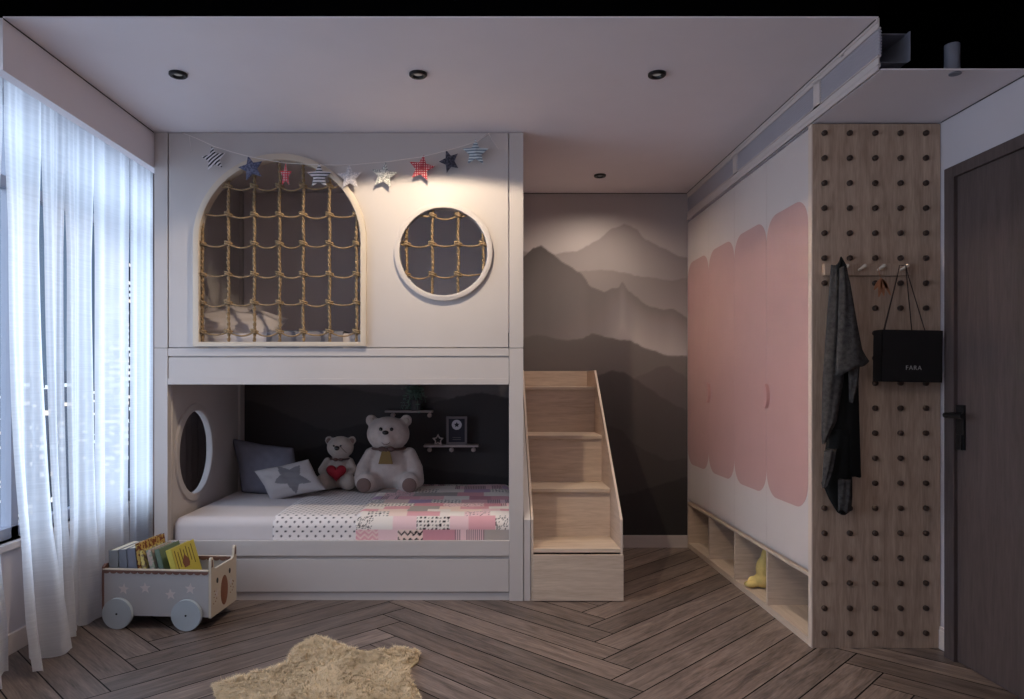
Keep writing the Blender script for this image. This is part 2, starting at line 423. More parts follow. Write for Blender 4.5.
# ---------------------------------------------------------------- mural wallpaper on the back wall
def ridge(pts):
    def f(x, amp=.5):
        if x <= pts[0][0]: y = pts[0][1]
        elif x >= pts[-1][0]: y = pts[-1][1]
        else:
            for a, b_ in zip(pts, pts[1:]):
                if a[0] <= x <= b_[0]:
                    t = (x-a[0])/(b_[0]-a[0]); t = t*t*(3-2*t)*.5+t*.5; y = a[1]+(b_[1]-a[1])*t; break
        return y+amp*(noise.noise(Vector((x*.11, amp, 3.1)))*2.4+noise.noise(Vector((x*.37, 1.7, amp)))*1.6)
    return f
layers = [  # ridge points in photo px at the wall, colour at ridge, colour far below, fade length in px
 (ridge([(100, 230), (180, 262), (300, 215), (400, 255), (470, 240), (545, 254), (575, 251), (598, 240), (612, 228), (624, 223.5), (635, 227), (646, 239), (662, 247), (682, 257), (720, 262)]), (116, 104, 102), (132, 120, 117), 55),
 (ridge([(100, 290), (200, 262), (330, 300), (480, 270), (560, 272), (590, 270), (612, 270), (645, 276), (672, 280), (686, 278), (720, 274)]), (112, 100, 97), (128, 116, 112), 50),
 (ridge([(60, 300), (160, 235), (260, 290), (380, 240), (480, 290), (522, 257), (534, 247), (541, 245), (550, 251), (566, 264), (580, 272), (592, 287), (604, 292), (612, 288), (618, 287), (622, 281), (629, 291), (650, 306), (664, 309), (672, 308), (688, 318), (720, 322)]), None, None, 42),
 (ridge([(60, 360), (200, 330), (380, 350), (500, 345), (536, 334), (545, 335), (566, 340), (582, 338), (592, 333), (606, 337), (630, 340), (650, 349), (668, 355), (690, 356), (720, 350)]), (92, 83, 80), (88, 78, 76), 60),
 (ridge([(100, 380), (500, 390), (630, 378), (645, 373), (660, 366), (668, 365), (678, 372), (690, 380), (720, 384)]), (84, 74, 73), (76, 67, 66), 50),
 (ridge([(60, 400), (250, 372), (400, 395), (500, 400), (560, 390), (600, 375), (612, 370), (622, 371), (635, 378), (650, 388), (662, 397), (680, 407), (690, 412), (720, 410)]), (70, 62, 61), (64, 57, 56), 60),
 (ridge([(60, 440), (250, 400), (330, 430), (480, 392), (560, 410), (600, 424), (620, 428), (633, 442), (650, 452), (668, 460), (690, 458), (720, 452)]), (58, 51, 51), (54, 48, 48), 60),
 (ridge([(60, 470), (250, 460), (350, 440), (440, 470), (540, 480), (600, 497), (625, 494), (650, 487), (670, 481), (690, 476), (720, 470)]), (47, 42, 43), (44, 40, 41), 60),
]
def make_mural():
    st = .009; x0, x1 = XP+.005, XW; nx = int((x1-x0)/st)+1; nz = int((ZC-0)/st)+1
    vs = []; cols = []
    k2 = .78*1.35
    for iz in range(nz+1):
        z = ZC*iz/nz; py = CY-(z-EYE)*F/D2
        for ix in range(nx+1):
            x = x0+(x1-x0)*ix/nx; px = CX+x*F/D2
            t = min(1, max(0, (py-193)/70)); c = [134+t*8, 122+t*8, 120+t*7]
            for f, ca, cb, fl in layers:
                e = f(px)
                if py > e:
                    if ca is None:
                        m_ = min(1, max(0, (px-545)/75)); ca = [76+22*m_, 67+20*m_, 66+20*m_]; cb = [108+32*m_, 98+31*m_, 96+31*m_]; fl = 110-66*m_
                    s_ = min(1, (py-e)/fl); a = min(1, (py-e)/1.3)
                    cc = [ca[i]+(cb[i]-ca[i])*s_ for i in range(3)]
                    c = [c[i]*(1-a)+cc[i]*a for i in range(3)]
            vs.append((x, D2-.002, z)); gy = sum(c)/3; cols.append(srgb(*[min(255, (gy+(q-gy)*.6)*1.32) for q in c]))
    fs = [(iz*(nx+1)+ix, iz*(nx+1)+ix+1, (iz+1)*(nx+1)+ix+1, (iz+1)*(nx+1)+ix) for iz in range(nz) for ix in range(nx)]
    me = bpy.data.meshes.new('mural'); me.from_pydata(vs, [], fs); me.update(); setcol(me, cols)
    tag(link_mesh('trim_2', me, M['mural']), kind='structure')
make_mural()

# ---------------------------------------------------------------- bulkhead with air grilles, duct, lamp can
struct('trim_3', MB().box((XW, CUT, 2.567), (XW+.004, D2, ZC)).box((XW-.004, CUT, 2.585), (XW, D2, ZC))
       .box((XW, CUT, 2.425), (XW+.004, D2, 2.452)).box((XW-.003, CUT, 2.402), (XW+.004, D2, 2.421)).box((XW+.005, CUT, 2.415), (XW+.008, D2, 2.43)), M['white'])
DIV = [CUT, 3.24, 4.29, D2]
for i in range(3):
    a, b_ = DIV[i], DIV[i+1]
    g = thing('air_grille', (XW, (a+b_)/2, 2.452), ['white linear air grille nearest the viewer, its cut end showing the slats', 'white linear air grille in the middle of the bulkhead over the wardrobe', 'white linear air grille farthest back, beside the mural wall'][i], 'air grille', 'linear air grilles along the bulkhead')
    fr = MB()
    if i > 0: fr.box((XW-.003, a, 2.4535), (XW+.015, a+.03, 2.566))
    if i < 2: fr.box((XW-.003, b_-.03, 2.4535), (XW+.015, b_, 2.566))
    fr.box((XW-.003, a, 2.4535), (XW+.01, b_, 2.459)).box((XW-.003, a, 2.5605), (XW+.01, b_, 2.566))
    fr.build('grille_frame', M['white'], g)
    sl = MB()
    for k in range(9):
        z = 2.466+k*.0112
        sl.prism([(XW+.001, z+.006), (XW+.001, z+.0075), (XW+.016, z-.0035), (XW+.016, z-.005)], a+.003, b_-.003, 'xz')
    sl.build('slats', M['slat'], g)
dk = MB().box((XW+.03, CUT+.05, 2.452), (1.645, D2-.01, 2.455)).box((XW+.03, CUT+.05, 2.562), (1.645, D2-.01, 2.565)).box((1.642, CUT+.03, 2.452), (1.645, D2-.01, 2.565))
tag(dk.build('air_duct', M['duct']), 'grey metal air duct open at its end behind the bulkhead grille', 'duct')
t = thing('lamp_can', (1.826, 2.80, ZL), 'short grey cylindrical lamp housing standing in the dark gap over the low ceiling', 'lamp housing')
MB().cyl((1.826, 2.80, ZL+.007), (1.826, 2.80, ZL+.125), .027, n=24).build('housing', M['duct'], t, auto=35)
MB().cyl((1.815, 2.765, ZL-.004), (1.815, 2.765, ZL-.0005), .022, n=24).build('rim', M['duct'], t, auto=35)

M['lens'] = emit('lamp_lens', (1, .95, .9, 1), .12)
for (x, y, lb) in ((-1.366, 3.231, 'black ringed ceiling downlight nearest the curtained window'), (-.289, 3.231, 'black ringed ceiling downlight in front of the bunk bed, middle of the row'),
                   (.783, 3.231, 'black ringed ceiling downlight in front of the wardrobe, rightmost of the row'), (.787, 4.823, 'small black ringed downlight set far back over the stairs')):
    t = thing('downlight', (x, y, ZC-.02), lb, 'downlight', 'recessed ceiling downlights')
    bm = MB(); N = 40; prof = [(.040, ZC-.0005), (.040, ZC-.009), (.036, ZC-.013), (.026, ZC-.013), (.020, ZC-.004), (.020, ZC-.0005)]
    vs = []; fs = []
    for i in range(N):
        a = 2*PI*i/N
        for r, z in prof: vs.append((x+r*math.cos(a), y+r*math.sin(a), z))
    n = len(prof)
    for i in range(N):
        for k in range(n): fs.append((i*n+k, ((i+1)%N)*n+k, ((i+1)%N)*n+(k+1)%n, i*n+(k+1)%n))
    bm._add(vs, fs); bm.build('ring', M['blackmetal'], t, auto=40)
    MB().cyl((x, y, ZC-.004), (x, y, ZC-.001), .019, n=24).build('lens', M['lens'], t)

struct('seam_shade_1', MB().box((XP+.0002, CUT, ZC-.004), (XP+.003, D1-.002, ZC-.0003)), M['seam_shade'])  # four thin dark strips paint the shadow lines along the ceiling joints
struct('seam_shade_2', MB().box((XW-.007, CUT+.01, ZC-.0035), (XW-.0045, D2-.003, ZC-.0003)), M['seam_shade'])
struct('seam_shade_3', MB().box((.228, D2-.006, ZC-.0045), (XW-.008, D2-.0025, ZC-.0003)), M['seam_shade'])
struct('seam_shade_4', MB().box((XR-.003, CUT+.01, ZL-.004), (XR-.0003, D3-.002, ZL-.0003)), M['seam_shade'])
# ---------------------------------------------------------------- door in the right wall
d = struct('door_1', MB().box((2.062, 2.19, .004), (XR-.002, 3.125, 2.106)), M['door'])
MB().box((2.045, 3.125, 0), (XR-.001, 3.19, 2.156), bev=.002).box((2.045, 2.12, 0), (XR-.001, 2.19, 2.156), bev=.002).box((2.045, 2.19, 2.106), (XR-.001, 3.125, 2.156), bev=.002).build('door_frame', M['door'], d)
h = MB().box((2.050, 3.070, .924), (2.0615, 3.118, 1.117), bev=.004).cyl((2.054, 3.094, 1.073), (1.99, 3.094, 1.073), .013, n=16).cyl((1.995, 3.105, 1.073), (1.995, 2.99, 1.073), .012, n=16).box((2.044, 3.075, .924), (2.051, 3.113, .99), bev=.003)
h.build('door_handle', M['blackmetal'], d, auto=40)

# ---------------------------------------------------------------- wardrobe with pink fronts and peg board end
W = thing('wardrobe', (1.8, 4.29, 0), 'tall white wardrobe with pink door shapes, open oak niches and peg board end', 'wardrobe')
YD = [3.325, 3.813, 4.302, 4.79, D2-.012]
WT = 2.385
MB().box((XW+.02, D3+.035, .335), (XR-.004, D2-.004, WT)).build('carcass', M['white'], W)
MB().box((XW, D3, 0), (XR-.003, D3+.033, WT+.01)).build('peg_board', M['pegoak'], W)
pb = W.children[-1]
MB().box((XW-.001, D3-.0005, 0), (XW+.005, D3+.0335, WT+.0105)).build('light_edge', M['edge'], pb)
base = MB()
base.box((XW+.001, D3+.034, 0), (XR-.01, D2-.004, .036)).box((XW+.001, D3+.034, .318), (XR-.01, D2-.004, .334)).box((XR-.03, D3+.034, .036), (XR-.01, D2-.004, .318))
base.build('niche_shelf', M['oaky'], W)
for y in YD[1:4]: MB().box((XW+.001, y-.009, .0362), (XR-.031, y+.009, .3178)).build('niche_divider', M['oak'], W)
MB().box((XW+.001, D2-.02, .0362), (XR-.031, D2-.006, .3178)).build('niche_divider', M['oak'], W)
def rrect(y0, y1, z0, z1, r, n=10):
    out = []
    for cy, cz, a0 in ((y1-r, z1-r, 0), (y0+r, z1-r, 90), (y0+r, z0+r, 180), (y1-r, z0+r, 270)):
        for i in range(n+1):
            a = math.radians(a0+90*i/n); out.append((cy+r*math.cos(a), cz+r*math.sin(a)))
    return out
doors = []
for i in range(4):
    a, b_ = YD[i], YD[i+1]
    mb = MB(); mb.box((XW, a+.0012, .357), (XW+.019, b_-.0012, WT-.004), bev=.0015)
    z0, z1 = .62, 2.075
    mb.prism(rrect(a+.002, b_-.002, z0, z1, .125), XW-.0008, XW+.002, 'yz', mi=1)
    o = mb.build('door', [M['white'], M['pink']], W); doors.append(o)
for yb, dr in ((YD[1], doors[0]), (YD[3], doors[2])):
    # half-moon pull straddling the edge of the leaf
    r, t_ = .066, .03; pts = [(yb-.004-r*.62*math.sin(PI*i/20), 1.14+r*math.cos(PI*i/20)) for i in range(21)]
    MB().prism(pts, XW-.018, XW-.001, 'yz').build('handle', M['pinkdark'], dr, auto=50)
# pegs
peg = None; pxs = [823.9, 849.2, 874.6, 899.9, 925.3]
def hidden(px, py):
    return (822 < px < 862 and 300 < py < 470) or (829 < px < 856 and 470 < py < 505) or (876 < px < 940 and 332 < py < 378) or (840 < px < 852 and 275 < py < 330)
npeg = 0
for r_ in range(21):
    py = 133.4+24.97*r_
    for px in pxs:
        if hidden(px, py): continue
        npeg += 1
        p = P(px, py, D3)
        if peg is None:
            mb = MB(); mb.cyl((0, 0, 0), (0, -.010, 0), .0125, n=16).ball((0, -.010, 0), (.0125, .006, .0125), 16, 8)
            me = mb.mesh('peg'); me.materials.append(M['peg']); sharp(me, 60); peg = me
        o = bpy.data.objects.new('peg', peg); C.objects.link(o); o.parent = pb; o.location = (p.x-1.8, p.y-4.29-.0005, p.z)

# plush in the niche
mb = MB()
def plush(px, py, D): return P(px, py, D)
base_p = Vector((1.61, 4.12, .0365))
mb.ball(base_p+Vector((0, 0, .045)), (.06, .05, .045)).ball(base_p+Vector((.0, .0, .11)), (.045, .04, .07)).ball(base_p+Vector((.012, 0, .17)), (.028, .028, .06))
mb.ball(base_p+Vector((-.07, .0, .022)), (.045, .03, .02)).ball(base_p+Vector((-.05, .03, .03)), (.03, .03, .03))
me = blend(mb, .006, 4)
M['yellowfab'] = paint('yellow_plush', srgb(214, 188, 120), .9, .12, .1, scale=30, bump=.6)
t = thing('plush_toy', (1.61, 4.12, .0365), 'small pale yellow soft toy slumped in a shoe niche of the wardrobe', 'soft toy')
link_mesh('body', me, M['yellowfab'], t, smooth=True)
t.location = t.location

# ---------------------------------------------------------------- rail, coat, bag, ornament on the peg board
YR = D3-.02
t = thing('hook_rail', ((X(868, YR)), D3, Z(276, YR)), 'narrow pale oak hook rail fixed across the peg board', 'hook rail')
a, b_ = P(824.5, 275.5, YR), P(911, 263.5, YR)
MB().box((a.x, YR, a.z), (b_.x, D3-.0005, b_.z), bev=.004).build('board', M['pegoak'], t)
hooks = [833, 842, 859, 878, 901]
for px in (842, 859, 878, 901):
    p = P(px, 270, YR)
    MB().cyl(p, p+Vector((.009, -.034, .014)), .0065, .008, n=14).ball(p+Vector((.009, -.035, .014)), .0085, 12, 8).build('hook', M['beech'], t, auto=50)

M['coat'] = paint('grey_wool', srgb(72, 68, 66), .95, .35, .05, scale=55, bump=.8, bscale=260)
M['coatline'] = paint('black_lining', srgb(30, 30, 29), .8, .1, .1)
def loft(levels, yc, n=40, folds=5, amp=.012, seed=0, thick=1.0):
    """closed cloth shell: levels = (py, pxL, pxR, halfdepth) at the board"""
    vs = []; fs = []; N = len(levels)
    for li, (py, pl, pr, hd) in enumerate(levels):
        D = yc-hd; z = Z(py, yc); xl, xr = X(pl, yc), X(pr, yc); c, wd = (xl+xr)/2, (xr-xl)/2
        for k in range(n):
            a = 2*PI*k/n; cx = math.cos(a); sy = math.sin(a)
            front = sy < 0
            fo = amp*math.sin(folds*cx*PI*.9+seed+li*.25)*(1-abs(cx))**.4 if front else 0
            vs.append((c+wd*cx, yc+hd*sy*(1 if front else .35)-fo*min(1, hd/.02), z+.006*math.sin(cx*5+seed)))
    for i in range(N-1):
        for k in range(n): fs.append((i*n+k, i*n+(k+1)%n, (i+1)*n+(k+1)%n, (i+1)*n+k))
    fs += [tuple(range(n)), tuple(reversed(range((N-1)*n, N*n)))]
    return vs, fs
def interp(levels, m=6):
    out = []
    for a, b_ in zip(levels, levels[1:]):
        for i in range(m):
            q = i/m; out.append(tuple(a[k]+(b_[k]-a[k])*q for k in range(4)))
    out.append(levels[-1]); return out
CT = thing('coat', (X(842, 3.2), 3.22, Z(513, 3.2)), 'grey woven coat with black lining hanging in folds from the leftmost hook', 'coat')
lin = MB(); vs, fs = loft(interp([(272, 834, 847, .012), (330, 830, 857, .03), (420, 826, 859, .034), (470, 826, 860.5, .03), (476, 836, 861, .022)]), 3.225, folds=3, amp=.003, seed=1); lin._add(vs, fs)
vs, fs = loft(interp([(430, 828, 850, .03), (462, 823, 850, .034), (482, 822, 852, .03), (498, 829, 852, .026), (511, 837, 851, .014), (513.5, 841, 846, .008)]), 3.215, folds=2, amp=.003, seed=3); lin._add(vs, fs)
lin.build('lining', M['coatline'], CT, smooth=True)
oc = MB(); vs, fs = loft(interp([(266, 831, 838, .012), (290, 829, 841, .02), (330, 826, 843, .028), (380, 822.5, 843, .034), (420, 821.5, 836, .034), (436, 821.5, 828, .02), (443, 822, 824, .01)]), 3.195, folds=2, amp=.003, seed=.5); oc._add(vs, fs)
vs, fs = loft(interp([(450, 824, 836, .022), (470, 822.5, 832, .026), (484, 822, 826, .02), (487, 822, 824, .012)]), 3.165, folds=2, amp=.004, seed=2.5); oc._add(vs, fs)
vs, fs = loft(interp([(480, 838, 851, .02), (500, 838, 851.5, .018), (511, 838, 851, .012)]), 3.17, folds=2, amp=.004, seed=4.5); oc._add(vs, fs)
oc.build('left_panel', M['coat'], CT, smooth=True)
# front flap: a triangular fold widening downwards
fl = MB(); vs, fs = loft(interp([(268, 839, 846, .012), (285, 839, 850, .018), (320, 838, 856, .024), (350, 836.5, 862, .028), (365, 835, 869, .030)]), 3.15, folds=1.6, amp=.004, seed=2)
n = 40
for k in range(n):       # slanted hem, lower at the left
    for li in range(18, 25):
        v = vs[li*n+k]; q = (li-18)/6
        u = (v[0]-X(835.5, 3.15))/(X(867.5, 3.15)-X(835.5, 3.15)); vs[li*n+k] = (v[0], v[1], v[2]-q*.045*(1-u)+q*.012*u)
fl._add(vs, fs); fl.build('front_flap', M['coat'], CT, smooth=True)
vs, fs = loft(interp([(360, 848, 860, .02), (385, 848.5, 858, .018), (402, 849, 853, .01)]), 3.17, folds=2, amp=.004, seed=5)
MB_ = MB(); MB_._add(vs, fs); MB_.build('sleeve', M['coat'], CT, smooth=True)
p = P(841, 263, 3.2)
MB().tube([P(837, 276, 3.19), P(839, 266, 3.18), P(841, 259, 3.18), P(844, 266, 3.18), P(846, 278, 3.18)], .011, 10).build('hanging_loop', M['coatline'], CT, smooth=True)

M['bagpaper'] = paint('black_card', srgb(34, 31, 31), .55, .04, .25)
BG = thing('gift_bag', (X(908, 3.2), 3.22, Z(382, 3.2)), 'flat black paper carrier bag with cord handles hanging from the rightmost hook', 'bag')
yb0, yb1 = 3.175, 3.245
mb = MB(); x0, x1, z0, z1 = X(873.5, yb1), X(943, yb0), Z(381.5, yb0), Z(329.5, yb0)
Mb = Matrix.Translation((x0, 0, z1)) @ Matrix.Rotation(math.radians(1.0), 4, 'Y') @ Matrix.Translation((-x0, 0, -z1))
mb.box((x0, yb0, z0), (x1, yb0+.0025, z1), Mb).box((x0, yb1-.0025, z0), (x1, yb1, z1), Mb).box((x0, yb0, z0), (x0+.0025, yb1, z1), Mb).box((x1-.0025, yb0, z0), (x1, yb1, z1), Mb).box((x0, yb0, z0), (x1, yb1, z0+.003), Mb)
mb.build('bag_body', M['bagpaper'], BG)
M['cord'] = paint('brown_cord', srgb(58, 42, 36), .8, .1)
hk = P(900, 267, 3.2)+Vector((0, -.02, .0))
for (yy, xa, xb) in ((yb0+.004, 884.5, 926), (yb1-.004, 891, 921)):
    A, B_ = Vector((X(xa, yb0), yy, z1-.012)), Vector((X(xb, yb0), yy, z1-.012)); ps = []
    for i in range(21):
        q = i/20
        if q < .45: r = A.lerp(hk+Vector((-.014, 0, -.006)), q/.45)
        elif q > .55: r = (hk+Vector((.014, 0, -.006))).lerp(B_, (q-.55)/.45)
        else: r = hk+Vector(((q-.5)*.28, 0, .004))
        ps.append(r)
    MB().tube(ps, .0022, 6).build('handle', M['cord'], BG, smooth=True)
def text_mesh(txt, size, ext=.0006):
    cu = bpy.data.curves.new('t', 'FONT'); cu.body = txt; cu.size = size; cu.extrude = ext; cu.align_x = 'CENTER'; cu.align_y = 'CENTER'; cu.space_character = 1.15
    o = bpy.data.objects.new('t', cu); C.objects.link(o); bpy.context.view_layer.update()
    me = bpy.data.meshes.new_from_object(o.evaluated_get(bpy.context.evaluated_depsgraph_get())); bpy.data.objects.remove(o); me.materials.clear(); return me
me = text_mesh('FARA', .027); me.transform(Matrix.Translation(P(913.5, 368, yb0)+Vector((0, -.001, 0))) @ Matrix.Rotation(math.radians(1), 4, 'Y') @ Matrix.Rotation(PI/2, 4, 'X'))
M['greyprint'] = paint('grey_print', srgb(170, 165, 162), .6, 0)
link_mesh('lettering', me, M['greyprint'], BG)

M['tassel'] = paint('tan_tassel', srgb(176, 118, 84), .7, .15, scale=40)
t = thing('hanging_ornament', (X(881, 3.23), 3.235, Z(296, 3.23)), 'small tan leather leaf ornament hanging from the hook beside the black bag', 'ornament')
mb = MB(); top = P(878, 268, 3.215)
mb.tube([top, P(880, 276, 3.22), P(881, 280, 3.225)], .0015, 6)
for (ax, ay, bx, by, wd) in ((880, 279, 874, 290, .011), (881, 279, 879, 297, .012), (881, 279, 884, 296, .011), (882, 279, 888, 289, .012), (882, 278, 891, 295, .008)):
    A, B_ = P(ax, ay, 3.222), P(bx, by, 3.222); d_ = (B_-A); nrm = Vector((-d_.z, 0, d_.x)).normalized(); pts = []
    for i in range(9): q = i/8; c_ = A+d_*q+nrm*(wd*math.sin(PI*q)*.8+.001); pts.append((c_.x, c_.z))
    for i in range(8, -1, -1): q = i/8; c_ = A+d_*q-nrm*(wd*math.sin(PI*q)*.5+.001); pts.append((c_.x, c_.z))
    mb.prism(pts, 3.220+.002*(ax-880), 3.2235+.002*(ax-880), 'xz')
mb.build('leaves', M['tassel'], t)

# ---------------------------------------------------------------- bunk bed
BX0, BX1 = -1.820, X(523.3, D1)
pL1, pR0 = X(167.5, D1), X(509.3, D1)
def z_(py): return Z(py, D1)
BED = thing('bunk_bed', (-.8, 4.6, 0), 'white built-in bunk bed with an arched and a round netted opening above', 'bunk bed')
zs = z_(348)
for (x0, x1, n_) in ((BX0, pL1, 'l'), (pR0, BX1, 'r')):
    o = MB().box((x0, D1, 0), (x1, D1+.05, zs-.0015), bev=.0012).build('post', M['bed'], BED)
    o = MB().box((x0, D1, zs+.0015), (x1, D1+.05, ZC-.002), bev=.0012).build('post', M['bed'], BED)
    if n_ == 'l': MB().box((x0, D2-.07, 0), (x1, D2-.004, ZC-.002)).build('post', M['bed'], BED)
# upper front panel with arch and porthole
acx, aR, aRo, spring = X(280.5, D1), 80.5*D1/F, 86.5*D1/F, None
ztop = z_(160.5); spring = ztop-aR; zb = z_(342)
def arch(r, zbot, n=40):
    pts = [(acx-r, zbot), (acx+r, zbot)]
    return pts+[(acx+r*math.cos(PI*i/n), spring+r*math.sin(PI*i/n)) for i in range(n+1)]
ccx, ccz, cr, cro = X(443.5, D1), z_(252), 43.7*D1/F, 49*D1/F
panel = plate([[(pL1+.006, zs+.004), (pR0-.006, zs+.004), (pR0-.006, ZC-.004), (pL1+.006, ZC-.004)], list(reversed(arch(aR+.003, zb-.002))), list(reversed(circle(ccx, ccz, cr+.003)))], D1+.003, D1+.028)
link_mesh('front_panel', panel, M['bed'], BED)
af = link_mesh('arch_frame', plate([arch(aRo, zb-.024), list(reversed(arch(aR, zb)))], D1-.020, D1+.045, bevel=.002), M['beech'], BED)
cf = link_mesh('round_frame', plate([circle(ccx, ccz, cro), list(reversed(circle(ccx, ccz, cr)))], D1-.020, D1+.045, bevel=.002), M['bed'], BED)
for o in (af, cf): sharp(o.data, 35)
# rail between the bunks
MB().box((pL1+.002, D1+.001, z_(356)), (pR0-.002, D1+.045, zs-.001), bev=.001).box((pL1+.002, D1+.016, z_(357.5)), (pR0-.002, D1+.03, z_(356))) \
   .box((pL1+.004, D1+.004, z_(378.5)), (pR0-.002, D1+.04, z_(357.5)), bev=.001).box((pL1+.002, D1-.002, z_(384.5)), (pR0-.002, D1+.045, z_(378.5)), bev=.001).build('bunk_rail', M['bed'], BED)
MB().box((pL1, D1+.046, z_(378)), (pR0, D2-.072, z_(370))).build('bunk_deck', M['bed'], BED)
# left side panel: lower part with a porthole, upper part plain
yc, zc_, ro = (3.993*1.0229+3.993*1.1596)/2, Z(452, 4.34), .292
xi = X(168.4, D1)
sidep = plate([[(D1+.051, .02), (D2-.25, .02), (D2-.25, z_(378)), (D1+.051, z_(378))], list(reversed(circle(yc, zc_, ro-.038, 64)))], xi-.022, xi, 'yz')
link_mesh('side_panel', sidep, M['bed'], BED)
rf = link_mesh('porthole_frame', plate([circle(yc, zc_, ro), list(reversed(circle(yc, zc_, ro-.044)))], xi-.024, xi+.014, 'yz', bevel=.002), M['bed'], BED); sharp(rf.data, 35)
MB().box((xi-.045, D2-.249, .02), (xi-.004, D2-.15, z_(378))).box((xi-.045, D2-.148, .02), (xi+.012, D2-.072, z_(378)), bev=.003).build('side_frame', M['bed'], BED)
MB().box((xi-.045, D1+.051, zs), (xi-.02, D2-.072, ZC-.003)).build('upper_side_panel', M['bed'], BED)
MB().box((.205, D1+.051, 0), (BX1-.001, D2-.072, ZC-.003)).build('end_panel', M['bed'], BED)
M['bedback'] = paint('taupe_back_panel', srgb(226, 216, 218), .7, .02)
MB().box((xi, D2-.03, zs-.02), (.20, D2-.006, ZC-.004)).build('upper_back_panel', M['bedback'], BED)
# lower rail, drawer, plinth
MB().box((pL1+.001, D1+.001, z_(556)), (pR0-.001, D1+.026, z_(541)), bev=.0015).box((pL1+.001, D1+.02, z_(559.5)), (pR0-.001, D1+.03, z_(556))).build('mattress_rail', M['bed'], BED)
MB().box((pL1+.003, D1+.003, z_(592)), (pR0-.003, D1+.024, z_(559.5)), bev=.0015).build('drawer', M['bed'], BED)
MB().box((pL1+.001, D1+.012, .001), (pR0-.001, D1+.03, z_(593))).build('plinth', M['bed'], BED)
MB().box((pL1, D1+.031, .03), (pR0, D2-.072, .245)).build('base_box', M['bed'], BED)

# rope nets
def twist(mb, pts, r, turns=60):
    # three strands laid round each other
    L_ = sum((b_-a).length for a, b_ in zip(pts, pts[1:])); n = len(pts)
    for s_ in range(2):
        ps = []
        for i, p in enumerate(pts):
            a = turns*L_*2*PI/ .9*i/(n-1)/6+s_*PI
            ps.append(p+Vector((math.cos(a), math.sin(a), 0))*r*.5)
        mb.tube(ps, r*.62, 6)
def net(name, label, cols, rows, inside, DN, lim):
    t = thing(name, P(sum(cols)/len(cols), rows[-1], DN), label, 'rope net')
    k0 = None
    for cx in cols:
        lo, hi = lim(cx)
        if hi-lo < 4: continue
        pts = []; n = max(8, int((hi-lo)/1.5))
        for i in range(n+1):
            py = lo+(hi-lo)*i/n; p = P(cx+.35*math.sin(py*.13+cx), py, DN); pts.append(p)
        mb = MB(); twist(mb, pts, .0092, 95); v = mb.build('vertical_rope', M['rope'], t, smooth=True)
        for ry in rows:
            if lo-2 <= ry <= hi+3:
                c = P(cx, ry, DN)
                if k0 is None:
                    kb = MB()
                    for dz, sl, ph in ((.006, .006, 0), (-.005, .006, 0)):
                        kb.tube([Vector((math.cos(a)*.020, math.sin(a)*.0165, dz-sl*math.cos(a))) for a in [2*PI*i/16 for i in range(16)]], .0052, 6, closed=True)
                    k0 = kb.mesh('knot'); k0.materials.append(M['rope']); k0.polygons.foreach_set('use_smooth', [True]*len(k0.polygons))
                o = bpy.data.objects.new('knot', k0); C.objects.link(o); o.parent = v; o.location = c-wloc(t)
    for ry in rows:
        xs = [cx for cx in cols if lim(cx)[0]-2 <= ry <= lim(cx)[1]+3]
        if len(xs) < 1: continue
        pts = []
        for a, b_ in zip(xs, xs[1:]):
            for i in range(9):
                q = i/9; sag = (3.6+1.2*math.sin(a+ry))*4*q*(1-q); pts.append(P(a+(b_-a)*q, ry+sag, DN-.006))
        pts.append(P(xs[-1], ry, DN-.006))
        # run on to the frame at both ends
        fx = inside(ry)
        if fx[1]-xs[-1] > 3: pts += [P(xs[-1]+(fx[1]-xs[-1])*q, ry+2*q*(1-q)*3, DN-.006) for q in (.5, 1)]
        if xs[0]-fx[0] > 3: pts = [P(fx[0]+(xs[0]-fx[0])*q, ry+2*q*(1-q)*3, DN-.006) for q in (0, .5)]+pts
        if len(pts) > 1: MB().tube(pts, .0046, 6).build('cross_rope', M['rope'], t, smooth=True)
    return t
DN = D1+.012
def lim_arch(cx):
    dx = abs(cx-280.5); r = 80; top = 241-math.sqrt(max(0, r*r-dx*dx)); return (top, 341.5)
def in_arch(ry):
    dy = max(0, 241-ry); h_ = math.sqrt(max(0, 80**2-dy*dy)); return (280.5-h_, 280.5+h_)
net('arch_net', 'knotted jute rope net filling the big arched opening', [202.5, 228.5, 254.3, 279.6, 303.3, 329.5, 356.5], [186.3, 214.5, 243.5, 274, 302.5, 331.5], in_arch, DN, lim_arch)
def lim_c(cx):
    h_ = math.sqrt(max(0, 43.5**2-(cx-443.5)**2)); return (252-h_, 252+h_)
def in_c(ry):
    h_ = math.sqrt(max(0, 43.5**2-(ry-252)**2)); return (443.5-h_, 443.5+h_)
net('porthole_net', 'knotted jute rope net filling the round opening', [406.6, 432.4, 458.2, 483], [215.3, 244, 274.4], in_c, DN, lim_c)

# upper mattress, pillow, blanket
M['linen'] = paint('pale_linen', srgb(208, 198, 198), .9, .03, .1, scale=4, bump=.2)
M['greyfab'] = paint('grey_cotton', srgb(132, 128, 134), .9, .06, .1, scale=12, bump=.3)
def rounded_slab(x0, x1, y0, y1, z0, z1, r=.05, n=5, puff=.012):
    mb = MB(); t = bmesh.new(); bmesh.ops.create_cube(t, size=1)
    for v in t.verts: v.co = Vector(((x0+x1)/2+v.co.x*(x1-x0), (y0+y1)/2+v.co.y*(y1-y0), (z0+z1)/2+v.co.z*(z1-z0)))
    bmesh.ops.bevel(t, geom=t.edges[:], offset=r, segments=n, affect='EDGES', profile=.5)
    t.verts.index_update(); mb._add([v.co.copy() for v in t.verts], [[v.index for v in f.verts] for f in t.faces]); t.free(); return mb
tag(rounded_slab(xi+.005, .19, D1+.10, D2-.08, z_(370)+.001, 1.495, .035).build('mattress', M['linen'], smooth=True), 'white mattress on the upper bunk behind the rope net', 'mattress')

